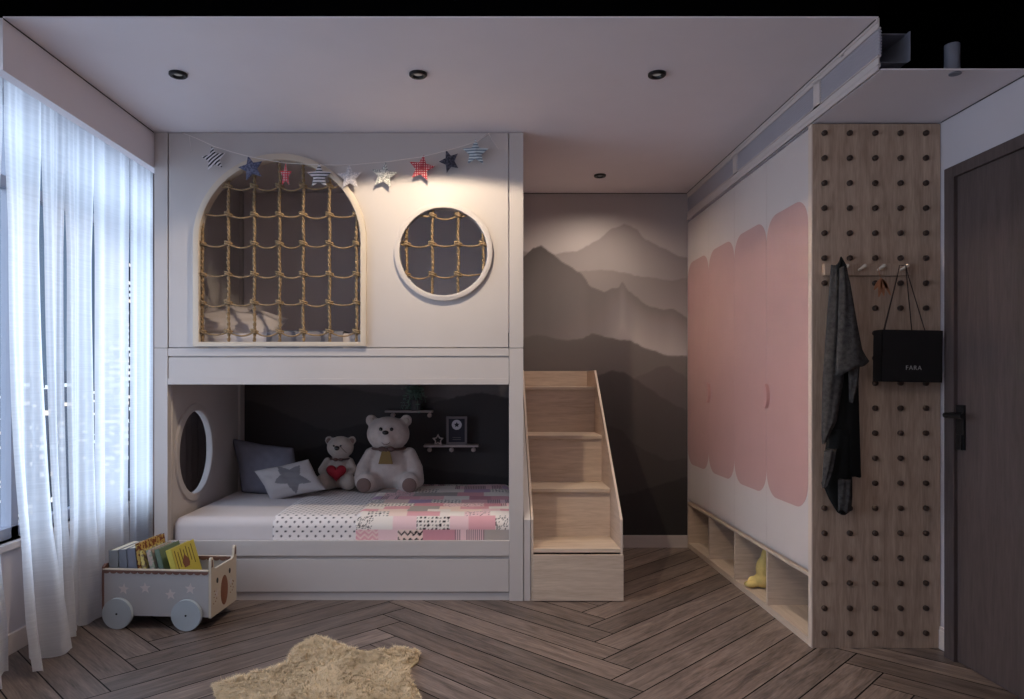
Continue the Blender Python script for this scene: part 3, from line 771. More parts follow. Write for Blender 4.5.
def pillow_mesh(w_, h_, th, n=26, colf=None, p=2.6):
    vs = []; fs = []; cols = []
    for side in (1, -1):
        for j in range(n+1):
            for i in range(n+1):
                u, v = 2*i/n-1, 2*j/n-1
                e = (1-abs(u)**p)**.55*(1-abs(v)**p)**.55
                sx = 1-.07*(1-v*v)*0-.06*(1-abs(v))*abs(u); sz = 1-.06*(1-abs(u))*abs(v)
                wr = .012*noise.noise(Vector((u*3+side, v*3, w_*9)))*e
                vs.append((u*w_/2*sx, -side*(th/2*e+wr), v*h_/2*sz))
                if colf: cols.append(colf(u, v, side))
    m1 = (n+1)*(n+1)
    for s_ in range(2):
        for j in range(n):
            for i in range(n):
                a = s_*m1+j*(n+1)+i; f = (a, a+1, a+n+2, a+n+1); fs.append(f if s_ == 0 else tuple(reversed(f)))
    me = bpy.data.meshes.new('pillow'); me.from_pydata(vs, [], fs); me.update()
    if colf: setcol(me, cols)
    bm = bmesh.new(); bm.from_mesh(me); bmesh.ops.remove_doubles(bm, verts=bm.verts[:], dist=1e-4); bm.to_mesh(me); bm.free()
    return me
def pillow(name, me, mat, loc, rot, label, cat='pillow', slump=0):
    for v in me.vertices: v.co.x -= slump*v.co.z
    o = bpy.data.objects.new(name, me); me.materials.append(mat); C.objects.link(o)
    me.polygons.foreach_set('use_smooth', [True]*len(me.polygons))
    o.location = loc; o.rotation_euler = rot; tag(o, label, cat); return o
pillow('pillow', pillow_mesh(.52, .34, .14), M['linen'], (X(238, 4.4), 4.42, 1.575), (math.radians(-62), math.radians(9), 0), 'white pillow lying on the upper bunk behind the lower left of the net')
mb = MB(); xa, xb = X(270, 4.15), X(345, 4.15); pr = []
for i in range(9): a = PI/2*i/8; pr.append((4.12-.028*math.sin(a)+.01, 0))
prof = [(D1+.085, 1.40), (D1+.085, 1.47), (D1+.095, 1.495), (D1+.12, 1.508), (4.6, 1.512), (5.15, 1.508), (5.15, 1.4965), (D1+.13, 1.4965), (D1+.099, 1.48), (D1+.0985, 1.40)]
mb.prism(prof, xa, xb, 'yz'); tag(mb.build('blanket', M['greyfab']), 'grey folded blanket laid over the upper bunk mattress', 'blanket')

# lower mattress and covers
LM = rounded_slab(xi+.001, .19, D1+.034, D2-.082, .2465, .456, .055, 8)
tag(LM.build('mattress', M['linen'], smooth=True), 'pale pink-grey sheeted mattress on the lower bunk', 'mattress')
def cover(name, xa, xb, lift, colf, st, label, cat, xcurve=None, zr=0):
    y0, y1 = D1+.034, D2-.10; R = .055+lift
    prof = []; s_ = 0
    def add(y, z):
        nonlocal s_
        if prof: s_ += math.hypot(y-prof[-1][0], z-prof[-1][1])
        prof.append((y, z, s_))
    z = .30
    ytop = y0-lift*.25
    while z < .452+lift-R: add(ytop, z); z += st
    n = int(R*PI/2/st)
    for i in range(n+1): a = PI/2*i/n; add(ytop+R-R*math.cos(a), .452+lift-R+R*math.sin(a))
    y = ytop+R+st
    while y < y1: add(y, .452+lift); y += st
    nx = int((xb-xa)/st); vs = []; fs = []; cols = []
    for j, (y, zz, s1) in enumerate(prof):
        for i in range(nx+1):
            x = xa+(xb-xa)*i/nx
            if xcurve: x += xcurve(s1)*(1-i/nx)
            e = min(i, nx-i)*st; dz = -lift*.55*(1-min(1, e/.03))**2
            wv = .004*noise.noise(Vector((x*5, s1*4, zr)))+.0015*noise.noise(Vector((x*18, s1*15, zr)))
            top = 1 if zz > .44 else .0
            vs.append((x, y-(0 if top else wv*.5), zz+(dz+wv)*(.3+.7*top)*(1 if zz > .4 else 0)))
            cols.append(colf(x-xa, s1))
    for j in range(len(prof)-1):
        for i in range(nx): a = j*(nx+1)+i; fs.append((a, a+1, a+nx+2, a+nx+1))
    me = bpy.data.meshes.new(name); me.from_pydata(vs, [], fs); me.update(); setcol(me, cols)
    o = link_mesh(name, me, M['cloth'], smooth=True)
    sol = o.modifiers.new('s', 'SOLIDIFY'); sol.thickness = max(.004, lift*.6); sol.offset = -1
    return tag(o, label, cat)
M['cloth'] = attrmat('printed_cotton', .9, .1, bump=.15)
def polka(x, s1):
    rw = .0265; j = int(round(s1/rw)); yy = s1-j*rw; off = .024 if j%2 else 0
    i = round((x-off)/.048); xx = x-off-i*.048
    r = math.hypot(xx, yy); a = min(1, max(0, (.0072-r)/.002))
    b_, d_ = srgb(232, 222, 220), srgb(58, 48, 58); return [b_[k]*(1-a)+d_[k]*a for k in range(3)]
random.seed(12)
pal = {'p': (226, 168, 174), 'l': (236, 200, 202), 'w': (238, 226, 218), 'g': (176, 164, 158), 'c': (240, 212, 200), 'r': (206, 146, 156), 'v': (196, 166, 190)}
rows = []
hs = [.092, .078, .066, .07, .09, .11, .13, .14, .15, .15, .15, .15, .15, .15]
fixed = ['zlCrsgz', 'dwlDLpdw', 'wDcpwnw', 'pcgwcl', 'wpgcpw']
tot = 0
for i, h in enumerate(hs):
    cells = []; x = random.uniform(-.08, 0); seq = fixed[i] if i < len(fixed) else None; k = 0
    while x < 1.0:
        wd = random.uniform(.10, .20); ch = seq[k%len(seq)] if seq else random.choice('zdDpwlgcsrvwnv'); k += 1
        cells.append((x, x+wd, ch, random.random())); x += wd
    rows.append((tot, tot+h, cells)); tot += h
def quilt(x, s1):
    for a, b_, cells in rows:
        if a <= s1 < b_:
            for c0, c1, ch, rr in cells:
                if c0 <= x < c1:
                    u, v = x-c0, s1-a; base = pal.get(ch.lower() if ch.lower() in pal else 'w', pal['w'])
                    dark = (52, 42, 46)
                    if ch == 'z': base = pal['p']; d_ = abs(((u+v*0)/.045)%1-.5)*.045; base = (238, 206, 200) if abs(((v-d_)/.028)%1-.5) < .2 else base
                    elif ch == 'C': base = pal['c']; d_ = abs((u/.034)%1-.5)*.04; base = dark if abs(((v-d_)/.04)%1-.5) < .17 else base
                    elif ch == 'd':
                        base = pal['w']; n_ = noise.noise(Vector((x*150, s1*150, 1))); base = dark if n_ > .18 else base
                    elif ch == 'D':
                        base = pal['w']; i_, j_ = round(u/.022), round(v/.022); r_ = math.hypot(u-i_*.022-.004*math.sin(j_*3), v-j_*.022)
                        base = dark if r_ < .004+.004*((i_*7+j_*5)%3)/2 else base
                    elif ch == 's': base = (140, 110, 116) if (u/.012)%1 < .4 else pal['l']
                    elif ch == 'n':
                        base = pal['l']; n_ = noise.noise(Vector((x*110, s1*110, 6))); base = (110, 90, 92) if n_ > .3 else base
                    elif ch == 'L': base = pal['l']
                    elif ch == 'p' and rr > .5: base = tuple(q*.97 for q in base)
                    return srgb(*base)
    return srgb(*pal['w'])
cover('polka_cover', X(273, 4.03), X(359, 4.03), .012, polka, .0048, 'white duvet with small dark polka dots over the middle of the lower mattress', 'duvet', zr=1,
      xcurve=lambda s1: -.0)
cover('patchwork_quilt', X(356, 4.03), .186, .024, quilt, .0058, 'pink and white patchwork quilt over the right half of the lower bunk', 'quilt', zr=4)

# pillows on the lower bunk
M['pillowgrey'] = paint('slate_cotton', srgb(122, 120, 132), .9, .06, .1, scale=20, bump=.3)
def starcol(u, v, side):
    x, y = (u-.12)*.5*1.5, v*.5
    r = math.hypot(x, y); a = math.atan2(y, x)-.4; k = ((a-PI/2)%(2*PI/5))-PI/5
    # five-point star
    R, q = .50, .25; t = abs(k)/(PI/5); rad = 1/((t)/R+(1-t)/q)
    return srgb(120, 116, 120) if r < rad and side > 0 else srgb(174, 166, 166)
pillow('pillow', pillow_mesh(.45, .36, .13), M['pillowgrey'], (X(267, 4.92), 4.94, .612), (math.radians(-24), math.radians(8), math.radians(-6)), 'plain slate grey pillow leaning against the back left corner of the lower bunk', slump=.52)
pillow('pillow', pillow_mesh(.36, .23, .11, 60, starcol), M['cloth'], (X(290, 4.72), 4.72, .570), (math.radians(-24), math.radians(-12), math.radians(4)), 'small pale grey pillow with a darker star, in front of the slate pillow', slump=.38)

# ---------------------------------------------------------------- teddy bears
M['bearfur'] = paint('cream_plush', srgb(190, 174, 168), .95, .08, .1, scale=25, bump=.5, bscale=180, sheen=.3)
M['bearfur2'] = paint('beige_plush', srgb(176, 162, 154), .95, .08, .1, scale=25, bump=.5, bscale=180, sheen=.3)
M['beardark'] = paint('brown_felt', srgb(120, 96, 90), .9, .08)
M['eye'] = paint('black_bead', srgb(18, 14, 14), .2, 0, .6)
M['ribbon'] = paint('brown_ribbon', srgb(88, 62, 58), .6, .05)
M['mustard'] = paint('mustard_felt', srgb(128, 102, 62), .9, .08)
M['heart'] = paint('red_velvet', srgb(150, 22, 40), .7, .08)
S = 144.0
def bpt(px, py, y): return Vector(((px-CX)/S, y, EYE-(py-CY)/S))
BY = 5.02
T = thing('teddy_bear', (bpt(390, 489, BY).x, BY, .476), 'large cream teddy bear with a brown bow and mustard bib on the lower bunk', 'teddy bear')
mb = MB()
mb.ball(bpt(390, 469, BY), (.150, .115, .150)).ball(bpt(388, 434, BY-.01), (.150, .118, .122)).ball(bpt(388, 447, BY), (.10, .09, .06))
mb.ball(bpt(388, 438.5, BY-.10), (.062, .05, .052))
for sx in (-1, 1):
    mb.ball(bpt(388.5+sx*17.5, 420.5, BY), (.042, .025, .042))
    a, b_, c_ = bpt(390+sx*19, 455, BY), bpt(390+sx*25.5, 468, BY-.04), bpt(390+sx*27, 479, BY-.09)
    for q in range(7): f = q/6; p = (a.lerp(b_, f*2) if f < .5 else b_.lerp(c_, f*2-1)); mb.ball(p, .052+.004*f)
    a, b_ = bpt(390+sx*12, 481, BY-.03), bpt(390+sx*20.5, 480.5, BY-.14)
    for q in range(6): f = q/5; mb.ball(a.lerp(b_, f), .068+.004*f)
    mb.ball(bpt(390+sx*21, 480, BY-.165), (.07, .04, .072))
link_mesh('body', blend(mb, .009, 5), M['bearfur'], T, smooth=True)
for sx in (-1, 1):
    MB().ball(bpt(388+sx*5.3, 428.3, BY-.118), (.0125, .009, .0125)).build('eye', M['eye'], T, smooth=True)
    MB().ball(bpt(390+sx*22, 481.5, BY-.204), (.049, .014, .049)).build('foot_pad', M['beardark'], T, smooth=True)
    MB().ball(bpt(388.5+sx*17.5, 421, BY-.02), (.024, .01, .024)).build('inner_ear', M['bearfur2'], T, smooth=True)
MB().ball(bpt(388, 431.3, BY-.150), (.022, .014, .015)).build('nose', M['eye'], T, smooth=True)
MB().tube([bpt(388-4.2*math.cos(a), 439.5+3.6*math.sin(a), BY-.148+.01*abs(math.cos(a))) for a in [PI*i/12 for i in range(13)]], .0022, 6).build('mouth', M['ribbon'], T, smooth=True)
rb = MB(); c = bpt(388.5, 448.3, BY)
rb.tube([c+Vector((.112*math.cos(a), .108*math.sin(a)-.0, .0)) for a in [2*PI*i/32 for i in range(32)]], .0095, 8, closed=True)
cc = bpt(388, 448.3, BY-.115)
for sx in (-1, 1): rb.ball(cc+Vector((sx*.03, 0, .003)), (.028, .014, .018))
rb.ball(cc+Vector((0, -.008, 0)), (.013, .012, .013)); rb.build('ribbon', M['ribbon'], T, smooth=True)
bb = MB(); z0, z1 = EYE-(462-CY)/S, EYE-(450-CY)/S; cxb = (387.8-CX)/S
bb._add([(cxb-.028, BY-.118, z1), (cxb+.028, BY-.118, z1), (cxb+.05, BY-.137, z0), (cxb-.048, BY-.137, z0), (cxb-.028, BY-.126, z1), (cxb+.028, BY-.126, z1), (cxb+.05, BY-.146, z0), (cxb-.048, BY-.146, z0)],
        [(0,1,2,3), (7,6,5,4), (0,4,5,1), (1,5,6,2), (2,6,7,3), (3,7,4,0)]); bb.build('bib', M['mustard'], T)

BY2 = 5.02; T = thing('teddy_bear', (bpt(338, 488, BY2).x, BY2, .465), 'small beige teddy bear holding a red heart, beside the large bear', 'teddy bear')
mb = MB()
mb.ball(bpt(338, 473, BY2), (.085, .075, .105)).ball(bpt(340, 447.5, BY2-.005), (.094, .078, .078)).ball(bpt(339, 450, BY2-.065), (.036, .03, .028)).ball(bpt(339, 458, BY2), (.05, .05, .04))
for sx in (-1, 1):
    mb.ball(bpt(340+sx*11.5, 440.5, BY2), (.030, .016, .030))
    a, b_, c_ = bpt(338+sx*11, 462, BY2), bpt(338+sx*15.5, 470, BY2-.03), bpt(338+sx*9, 476, BY2-.085)
    for q in range(7): f = q/6; p = (a.lerp(b_, f*2) if f < .5 else b_.lerp(c_, f*2-1)); mb.ball(p, .030)
    a, b_ = bpt(338+sx*7, 483, BY2-.02), bpt(338+sx*12.3, 480.5, BY2-.105)
    for q in range(6): f = q/5; mb.ball(a.lerp(b_, f), .043+.012*f)
link_mesh('body', blend(mb, .007, 4), M['bearfur2'], T, smooth=True)
MB().ball(bpt(339, 447.3, BY2-.092), (.018, .012, .015)).build('nose', M['eye'], T, smooth=True)
for sx, ex in ((-1, 335.6), (1, 342.5)): MB().ball(bpt(ex, 445, BY2-.083), .0065).build('eye', M['eye'], T, smooth=True)
for sx in (-1, 1): MB().ball(bpt(340+sx*11.3, 441, BY2-.014), (.019, .008, .019)).build('inner_ear', M['beardark'], T, smooth=True)
MB().tube([bpt(342.5, 446, BY2-.088), bpt(344.5, 448.5, BY2-.08), bpt(347.5, 452, BY2-.062)], .002, 6).build('stitching', M['ribbon'], T, smooth=True)
c = bpt(339.5, 458.8, BY2)
rb = MB().tube([c+Vector((.066*math.cos(a), .066*math.sin(a), 0)) for a in [2*PI*i/28 for i in range(28)]], .006, 8, closed=True)
for sx in (-1, 1): rb.ball(c+Vector((sx*.018, -.07, 0)), (.018, .01, .011))
rb.build('ribbon', M['ribbon'], T, smooth=True)
hp = []; c = bpt(339, 470.5, BY2-.115)
for i in range(48):
    a = 2*PI*i/48; hx = 16*math.sin(a)**3; hz = 13*math.cos(a)-5*math.cos(2*a)-2*math.cos(3*a)-math.cos(4*a); hp.append((hx*.0043, hz*.0040))
hb = MB(); N = len(hp); rings = [(0.0, -.030), (.35, -.028), (.65, -.022), (.87, -.012), (1, 0), (.87, .012), (.5, .02), (0, .022)]
vs = []; fs = []
for k, y in rings:
    for (x, z) in hp: vs.append((c.x+x*k, c.y+y, c.z+z*k))
for i in range(len(rings)-1):
    for j in range(N): fs.append((i*N+j, i*N+(j+1)%N, (i+1)*N+(j+1)%N, (i+1)*N+j))
hb._add(vs, fs); bmesh.ops.remove_doubles(hb.bm, verts=hb.bm.verts[:], dist=1e-5)
hb.build('heart', M['heart'], T, smooth=True)

# ---------------------------------------------------------------- wall shelves, plant, star, picture
M['shelf'] = paint('shelf_wood', srgb(168, 150, 146), .6, .05)
def shelf(px0, px1, py, pegs, label):
    a, b_ = X(px0, D2), X(px1, D2); z = Z(py, D2-.06)
    t = thing('wall_shelf', ((a+b_)/2, D2-.065, z-.012), label, 'wall shelf', 'small wall shelves in the lower bunk')
    MB().box((a, D2-.125, z-.014), (b_, D2-.004, z), bev=.002).build('board', M['shelf'], t)
    for p in pegs:
        x = X(p, D2-.11)
        MB().cyl((x, D2-.004, z-.035), (x, D2-.10, z-.035), .010, n=14).ball((x, D2-.10, z-.035), (.017, .014, .017), 14, 8).box((x-.004, D2-.03, z-.035), (x+.004, D2-.02, z-.013)).build('bracket_peg', M['shelf'], t, auto=50)
    return z
zu = shelf(387, 433.5, 410.3, (392.5, 429.5), 'narrow wall shelf holding the trailing plant, above the large bear')
zl = shelf(425, 478.5, 444.5, (429.5, 451.5, 473.5), 'narrow wall shelf holding the star and framed picture, right of the large bear')
M['pot'] = paint('dark_pot', srgb(70, 66, 68), .6, .05)
M['leaf'] = paint('dull_green_leaf', srgb(112, 134, 120), .6, .25, scale=30)
pc = Vector((X(416, 5.22), 5.225, zu))
T = thing('potted_plant', pc, 'small trailing green plant in a dark pot on the upper wall shelf', 'plant')
MB().cyl(pc+Vector((0, 0, .001)), pc+Vector((0, 0, .075)), .035, .045, n=24).build('pot', M['pot'], T, auto=40)
random.seed(5); lf = MB()
for sidx in range(34):
    a = random.uniform(0, 2*PI); L_ = random.uniform(.13, .22); reach = random.uniform(.06, .14); drop = random.choice((.02, .07, .13, .2))
    pts = []
    for i in range(9):
        q = i/8; rr = reach*q*(1 if math.sin(a) < 0 else .45)
        zz = .075+L_*.5*math.sin(min(1, q*1.6)*PI/2)-drop*max(0, q-.45)**1.5*2.2
        dy = max(-.085, min(.045, math.sin(a)*rr*.8))
        pts.append(pc+Vector((math.cos(a)*rr, dy, max(zz, .012) if abs(dy) < .075 else zz)))
    lf.tube(pts, .0014, 4)
    for p in pts[2:]:
        for _ in range(2):
            R = Matrix.Rotation(random.uniform(0, 2*PI), 4, 'Z') @ Matrix.Rotation(random.uniform(-1, 1), 4, 'X')
            Mx = Matrix.Translation(p) @ R; l_ = random.uniform(.014, .024)
            lf._add([(0, 0, 0), (l_*.5, l_*.4, .002), (l_*1.1, 0, 0), (l_*.5, -l_*.4, .002)], [(0, 1, 2, 3)], Mx)
lf.build('foliage', M['leaf'], T)
c = Vector((X(438, 5.2), 5.2, zl)); R_ = .043
pts = star2(c.x, c.z+R_*.81+.0008, R_, R_*.52); pin = star2(c.x, c.z+R_*.81+.0008, R_*.66, R_*.34)
me = plate([pts, list(reversed(pin))], 5.185, 5.215)
tag(link_mesh('star_ornament', me, M['shelf']), 'small open wooden star standing on the lower wall shelf beside the picture', 'ornament')
x0, x1 = X(446.5, 5.21), X(467, 5.21); z0, z1 = zl+.0006, Z(416.5, 5.21)
T = thing('picture_frame', ((x0+x1)/2, 5.215, z0), 'small grey framed picture with a white disc, on the lower wall shelf', 'picture')
me = plate([[(x0, z0), (x1, z0), (x1, z1), (x0, z1)], [(x0+.016, z0+.018), (x0+.016, z1-.016), (x1-.016, z1-.016), (x1-.016, z0+.018)]], 5.200, 5.222)
M['fr'] = paint('grey_brown_frame', srgb(112, 102, 104), .6, .05); link_mesh('frame', me, M['fr'], T)
M['poster'] = paint('dark_print', srgb(34, 30, 42), .6, .05); M['disc'] = paint('white_print', srgb(196, 190, 196), .6, .03)
mb = MB(); mb.box((x0+.014, 5.209, z0+.014), (x1-.014, 5.216, z1-.012), mi=0)
cx_, cz_ = (x0+x1)/2, z1-.060
mb.prism(circle(cx_, cz_, .036, 32), 5.2083, 5.2095, 'xz', mi=1)
mb.prism(star2(cx_, cz_, .02, .011), 5.2078, 5.2085, 'xz', mi=0)
for k in range(2): mb.box((cx_-.03, 5.2083, z0+.05-k*.014), (cx_+.03, 5.209, z0+.053-k*.014), mi=2)
mb.build('print', [M['poster'], M['disc'], M['fr']], T)

# ---------------------------------------------------------------- stairs
ST = thing('storage_stairs', (.51, 4.6, 0), 'pale oak box stairs with side boards beside the bunk bed', 'stairs')
sxl, sxr = .270, .778; tY = [D1+.008, 4.307, 4.61, 4.906]; tZ = [.288, .577, .872, 1.18]
for i in range(4):
    y0 = tY[i]; y1 = tY[i+1] if i < 3 else D2-.03
    MB().box((sxl+.0125, y0-.004 if i else y0+.001, tZ[i]-.022), (sxr-.0125, y1+.028, tZ[i]), bev=.003).build('tread', M['oak'], ST)
    zb = 0.004 if i == 0 else tZ[i-1]+.0005
    (MB().box((sxl+.0125, y0+.014, zb), (sxr-.0125, y0+.032, tZ[i]-.0225)) if i else MB().box((sxl+.010, D1-.012, .004), (sxr+.002, D1+.004, tZ[0]-.030), bev=.0015)).build('drawer_front' if i == 0 else 'riser', M['oak'], ST)
MB().box((sxl+.0125, D2-.028, tZ[3]-.0005), (sxr-.0125, D2-.010, 1.293)).build('riser', M['oak'], ST)
def side(x0, x1, y0, dz=0, mat=None, top=1.29):
    y_l = y0; p = [(y_l, 0), (D2-.009, 0), (D2-.009, top), (4.93, top), (y_l, .449+dz)]
    return MB().prism(p, x0, x1, 'yz').build('side_board', mat or M['oaky'], ST)
side(sxl, sxl+.012, D1+.005); side(sxr-.012, sxr, D1+.005)
side(BX1+.004, sxl-.004, D1+.003, 0, M['bed'])
# light front edges of the side boards
for xx in (sxl, sxr-.012):
    MB().prism([(D1+.0045, .26), (D1+.0055, .26), (D1+.0055, .449), (4.9305, 1.2905), (5.28, 1.2905), (5.28, 1.2935), (4.928, 1.2935), (D1+.0045, .4505)], xx-.0005, xx+.0125, 'yz').build('edge_banding', M['edge'], ST)

# ---------------------------------------------------------------- star garland
def patmat(name, kind, c1, c2, sc_=60, rot=0):
    m, nt, b = newmat(name); b.inputs['Roughness'].default_value = .85; L = nt.links.new
    tc = nt.nodes.new('ShaderNodeTexCoord'); mp = nt.nodes.new('ShaderNodeMapping'); L(tc.outputs['Object'], mp.inputs[0]); mp.inputs['Rotation'].default_value = (0, rot, 0)
    r = nt.nodes.new('ShaderNodeValToRGB'); r.color_ramp.interpolation = 'CONSTANT'; r.color_ramp.elements[0].color = c1; r.color_ramp.elements[1].color = c2; r.color_ramp.elements[1].position = .5
    if kind in ('stripe', 'zebra'):
        n = nt.nodes.new('ShaderNodeTexWave'); n.bands_direction = 'Z'; n.inputs['Scale'].default_value = sc_; n.inputs['Distortion'].default_value = 0 if kind == 'stripe' else 3.5
        n.inputs['Detail Scale'].default_value = .35
    elif kind == 'dots':
        n = nt.nodes.new('ShaderNodeTexVoronoi'); n.inputs['Scale'].default_value = sc_; n.inputs['Randomness'].default_value = 0; r.color_ramp.elements[1].position = .3
    elif kind == 'speck':
        n = nt.nodes.new('ShaderNodeTexNoise'); n.inputs['Scale'].default_value = sc_
    L(mp.outputs[0], n.inputs['Vector']); L(n.outputs['Distance' if kind == 'dots' else ('Fac' if kind != 'dots' else 0)], r.inputs['Fac']); L(r.outputs[0], b.inputs['Base Color'])
    return m
wh, bk = srgb(226, 220, 222), srgb(40, 38, 42)
stars = [(213.5, 158.5, 10.5, .15, 1, patmat('zebra_felt', 'zebra', wh, bk, 19, .7), 'star with black and white zebra print'),
 (251, 168, 11, .25, 1, patmat('navy_felt', 'speck', srgb(72, 74, 98), srgb(108, 110, 134), 90), 'mottled navy star'),
 (285.5, 175, 10.5, 0, .5, patmat('red_white_felt', 'dots', wh, srgb(196, 48, 62), 75), 'red and white star turned edge on'),
 (319, 176, 11, 0, 1, patmat('stripe_felt', 'stripe', wh, srgb(88, 84, 88), 19), 'star with grey and white stripes'),
 (349.5, 177, 11, .05, 1, patmat('pale_felt', 'speck', srgb(222, 214, 212), srgb(190, 182, 186), 120), 'plain off-white star'),
 (384, 175, 11.5, -.12, 1, patmat('silver_felt', 'speck', srgb(226, 222, 214), srgb(150, 150, 146), 150), 'silver speckled star'),
 (421.5, 168, 11.5, -.18, 1, patmat('red_dot_felt', 'dots', srgb(236, 200, 200), srgb(176, 26, 44), 80), 'red star with white dots'),
 (449.5, 161, 10.5, .35, .85, patmat('charcoal_felt', 'speck', srgb(46, 44, 56), srgb(84, 80, 92), 80), 'dark charcoal star'),
 (475.5, 152.5, 11.5, 0, 1, patmat('blue_wave_felt', 'zebra', srgb(208, 216, 220), srgb(118, 132, 146), 20), 'star with pale blue wavy stripes')]
DG = D1-.045
T = thing('star_garland', P(340, 175, DG), 'string of nine patterned fabric stars draped across the top of the bunk bed', 'garland')
key = [(182, 132.6), (198, 139), (214, 146.5), (232, 152), (251, 157), (285, 163), (319, 165), (350, 165), (384, 162), (421, 157), (449, 150), (468, 144.5), (478, 141), (489, 133.5)]
pts = [P(a, b_, DG+(.040 if k in (0, len(key)-1) else 0)) for k, (a, b_) in enumerate(key)]
M['string'] = paint('white_string', srgb(225, 215, 210), .8, .02)
mb = MB().tube(pts, .0022, 6); mb.tube([P(189, 135.5, DG), P(190, 142, DG), P(191.5, 151, DG)], .0013, 5).tube([P(489, 134, DG+.03), P(492, 140, DG+.01), P(498.5, 149, DG+.01)], .0013, 5)
mb.build('string', M['string'], T, smooth=True)
for (px, py, R, rot, sx, mat, lb) in stars:
    c = P(px, py, DG); Rm = R*DG/F*1.18
    mb = MB(); out = star2(c.x, c.z, Rm, Rm*.46, rot, sx); n = 10
    vs = [(p[0], DG+.002, p[1]) for p in out]+[(p[0], DG+.006, p[1]) for p in out]+[(c.x, DG-.004, c.z), (c.x, DG+.012, c.z)]
    fs = [(i, (i+1)%n, n+(i+1)%n, n+i) for i in range(n)]+[(20, (i+1)%n, i) for i in range(n)]+[(21, n+i, n+(i+1)%n) for i in range(n)]
    mb._add(vs, fs)
    o = mb.build('star', mat, T); o['label'] = lb

# ---------------------------------------------------------------- toy cart and its books
ang = math.atan2(-.026, .351)
cl = Vector((-1.795, 3.556)); 
KX = Vector((math.cos(ang), math.sin(ang), 0)); KY = Vector((-math.sin(ang), math.cos(ang), 0))
org = Vector((-1.885, 3.566, 0)); clen = (Vector((-1.329, 3.525))-Vector((-1.885, 3.566))).length; cdep = .30
CART = thing('toy_cart', org, 'pale grey wooden toy cart with white stars and a bear face end, by the curtain', 'toy cart', rz=ang)
CI = CART.matrix_world
M['cart'] = paint('grey_blue_paint', srgb(172, 168, 168), .55, .02); M['cartend'] = paint('cream_paint', srgb(198, 184, 166), .55, .02)
M['wheel'] = paint('pale_blue_paint', srgb(176, 184, 190), .5, .02); M['brown'] = paint('brown_print', srgb(132, 84, 62), .6, .04)
M['trim'] = paint('rust_brown_edge', srgb(116, 82, 72), .6, .05)
zb_, zt = .062, .285
def cbuild(mb, name, mat, parent=None, **k):
    return mb.build(name, mat, parent or CART, world=False, **k)
mb = MB(); mb.box((.012, 0, zb_), (clen-.013, .012, zt))
for (u, zz, r) in ((.112, .192, .028), (.222, .199, .028), (.352, .170, .028), (.452, .200, .028)): mb.prism(star2(u, zz, r, r*.42, .1*math.sin(u*40)), -.0012, .001, 'xz', mi=1)
cbuild(mb, 'side_panel', [M['cart'], M['white']])
cbuild(MB().box((.012, cdep-.012, zb_), (clen-.013, cdep, zt)), 'side_panel', M['cart'])
cbuild(MB().box((.012, .013, zb_), (clen-.013, cdep-.013, zb_+.012)), 'bottom_panel', M['cart'])
def endp(x0, x1, name):
    z1 = zt+.003; p = [(0, zb_-.004), (cdep, zb_-.004), (cdep, z1+.05), (cdep-.004, z1+.062), (cdep-.018, z1+.064), (cdep-.026, z1+.052), (cdep-.034, z1+.012), (cdep-.05, z1+.002), (.05, z1+.002), (.034, z1+.012), (.026, z1+.052), (.018, z1+.064), (.004, z1+.062), (0, z1+.05)]
    return MB().prism(p, x0, x1, 'yz')
cbuild(MB().prism([(0, zb_-.004), (cdep, zb_-.004), (cdep, zt+.014), (cdep-.02, zt+.026), (cdep/2, zt+.01), (.02, zt+.026), (0, zt+.014)], 0, .012, 'yz'), 'end_panel', M['trim'])
mb = endp(clen-.012, clen, 'e'); mi = 1
xf = clen
mb.prism([(cdep/2+.041*math.cos(a), .155+.075*math.sin(a)) for a in [2*PI*i/32 for i in range(32)]], xf-.001, xf+.0012, 'yz', mi=1)
for yy, zz in ((.07, .225), (.215, .236)): mb.prism([(yy+.010*math.cos(a), zz+.014*math.sin(a)) for a in [2*PI*i/16 for i in range(16)]], xf-.001, xf+.0012, 'yz', mi=2)
for yy, zz in ((.062, .165), (.225, .178)): mb.prism(star2(yy, zz, .026, .010), xf-.001, xf+.0012, 'yz', mi=3)
for k in range(9):
    for sgn, bx in ((0, .05), (1, .235)):
        yy = bx+.035*((k*37%10)/10-.5)*1.2+(.01 if sgn else 0); zz = .14+.065*((k*53%11)/11-.3)
        mb.prism([(yy+.0035*math.cos(a), zz+.0035*math.sin(a)) for a in [2*PI*i/8 for i in range(8)]], xf-.001, xf+.001, 'yz', mi=1)
cbuild(mb, 'face_panel', [M['cartend'], M['brown'], M['blackmetal'], M['white']])
# ear insides
for yy in (.013, cdep-.013): cbuild(MB().prism([(yy-.008, zt+.02), (yy+.008, zt+.02), (yy+.004, zt+.055), (yy-.004, zt+.055)], clen-.001, clen+.0015, 'yz'), 'ear_patch', M['beardark'])
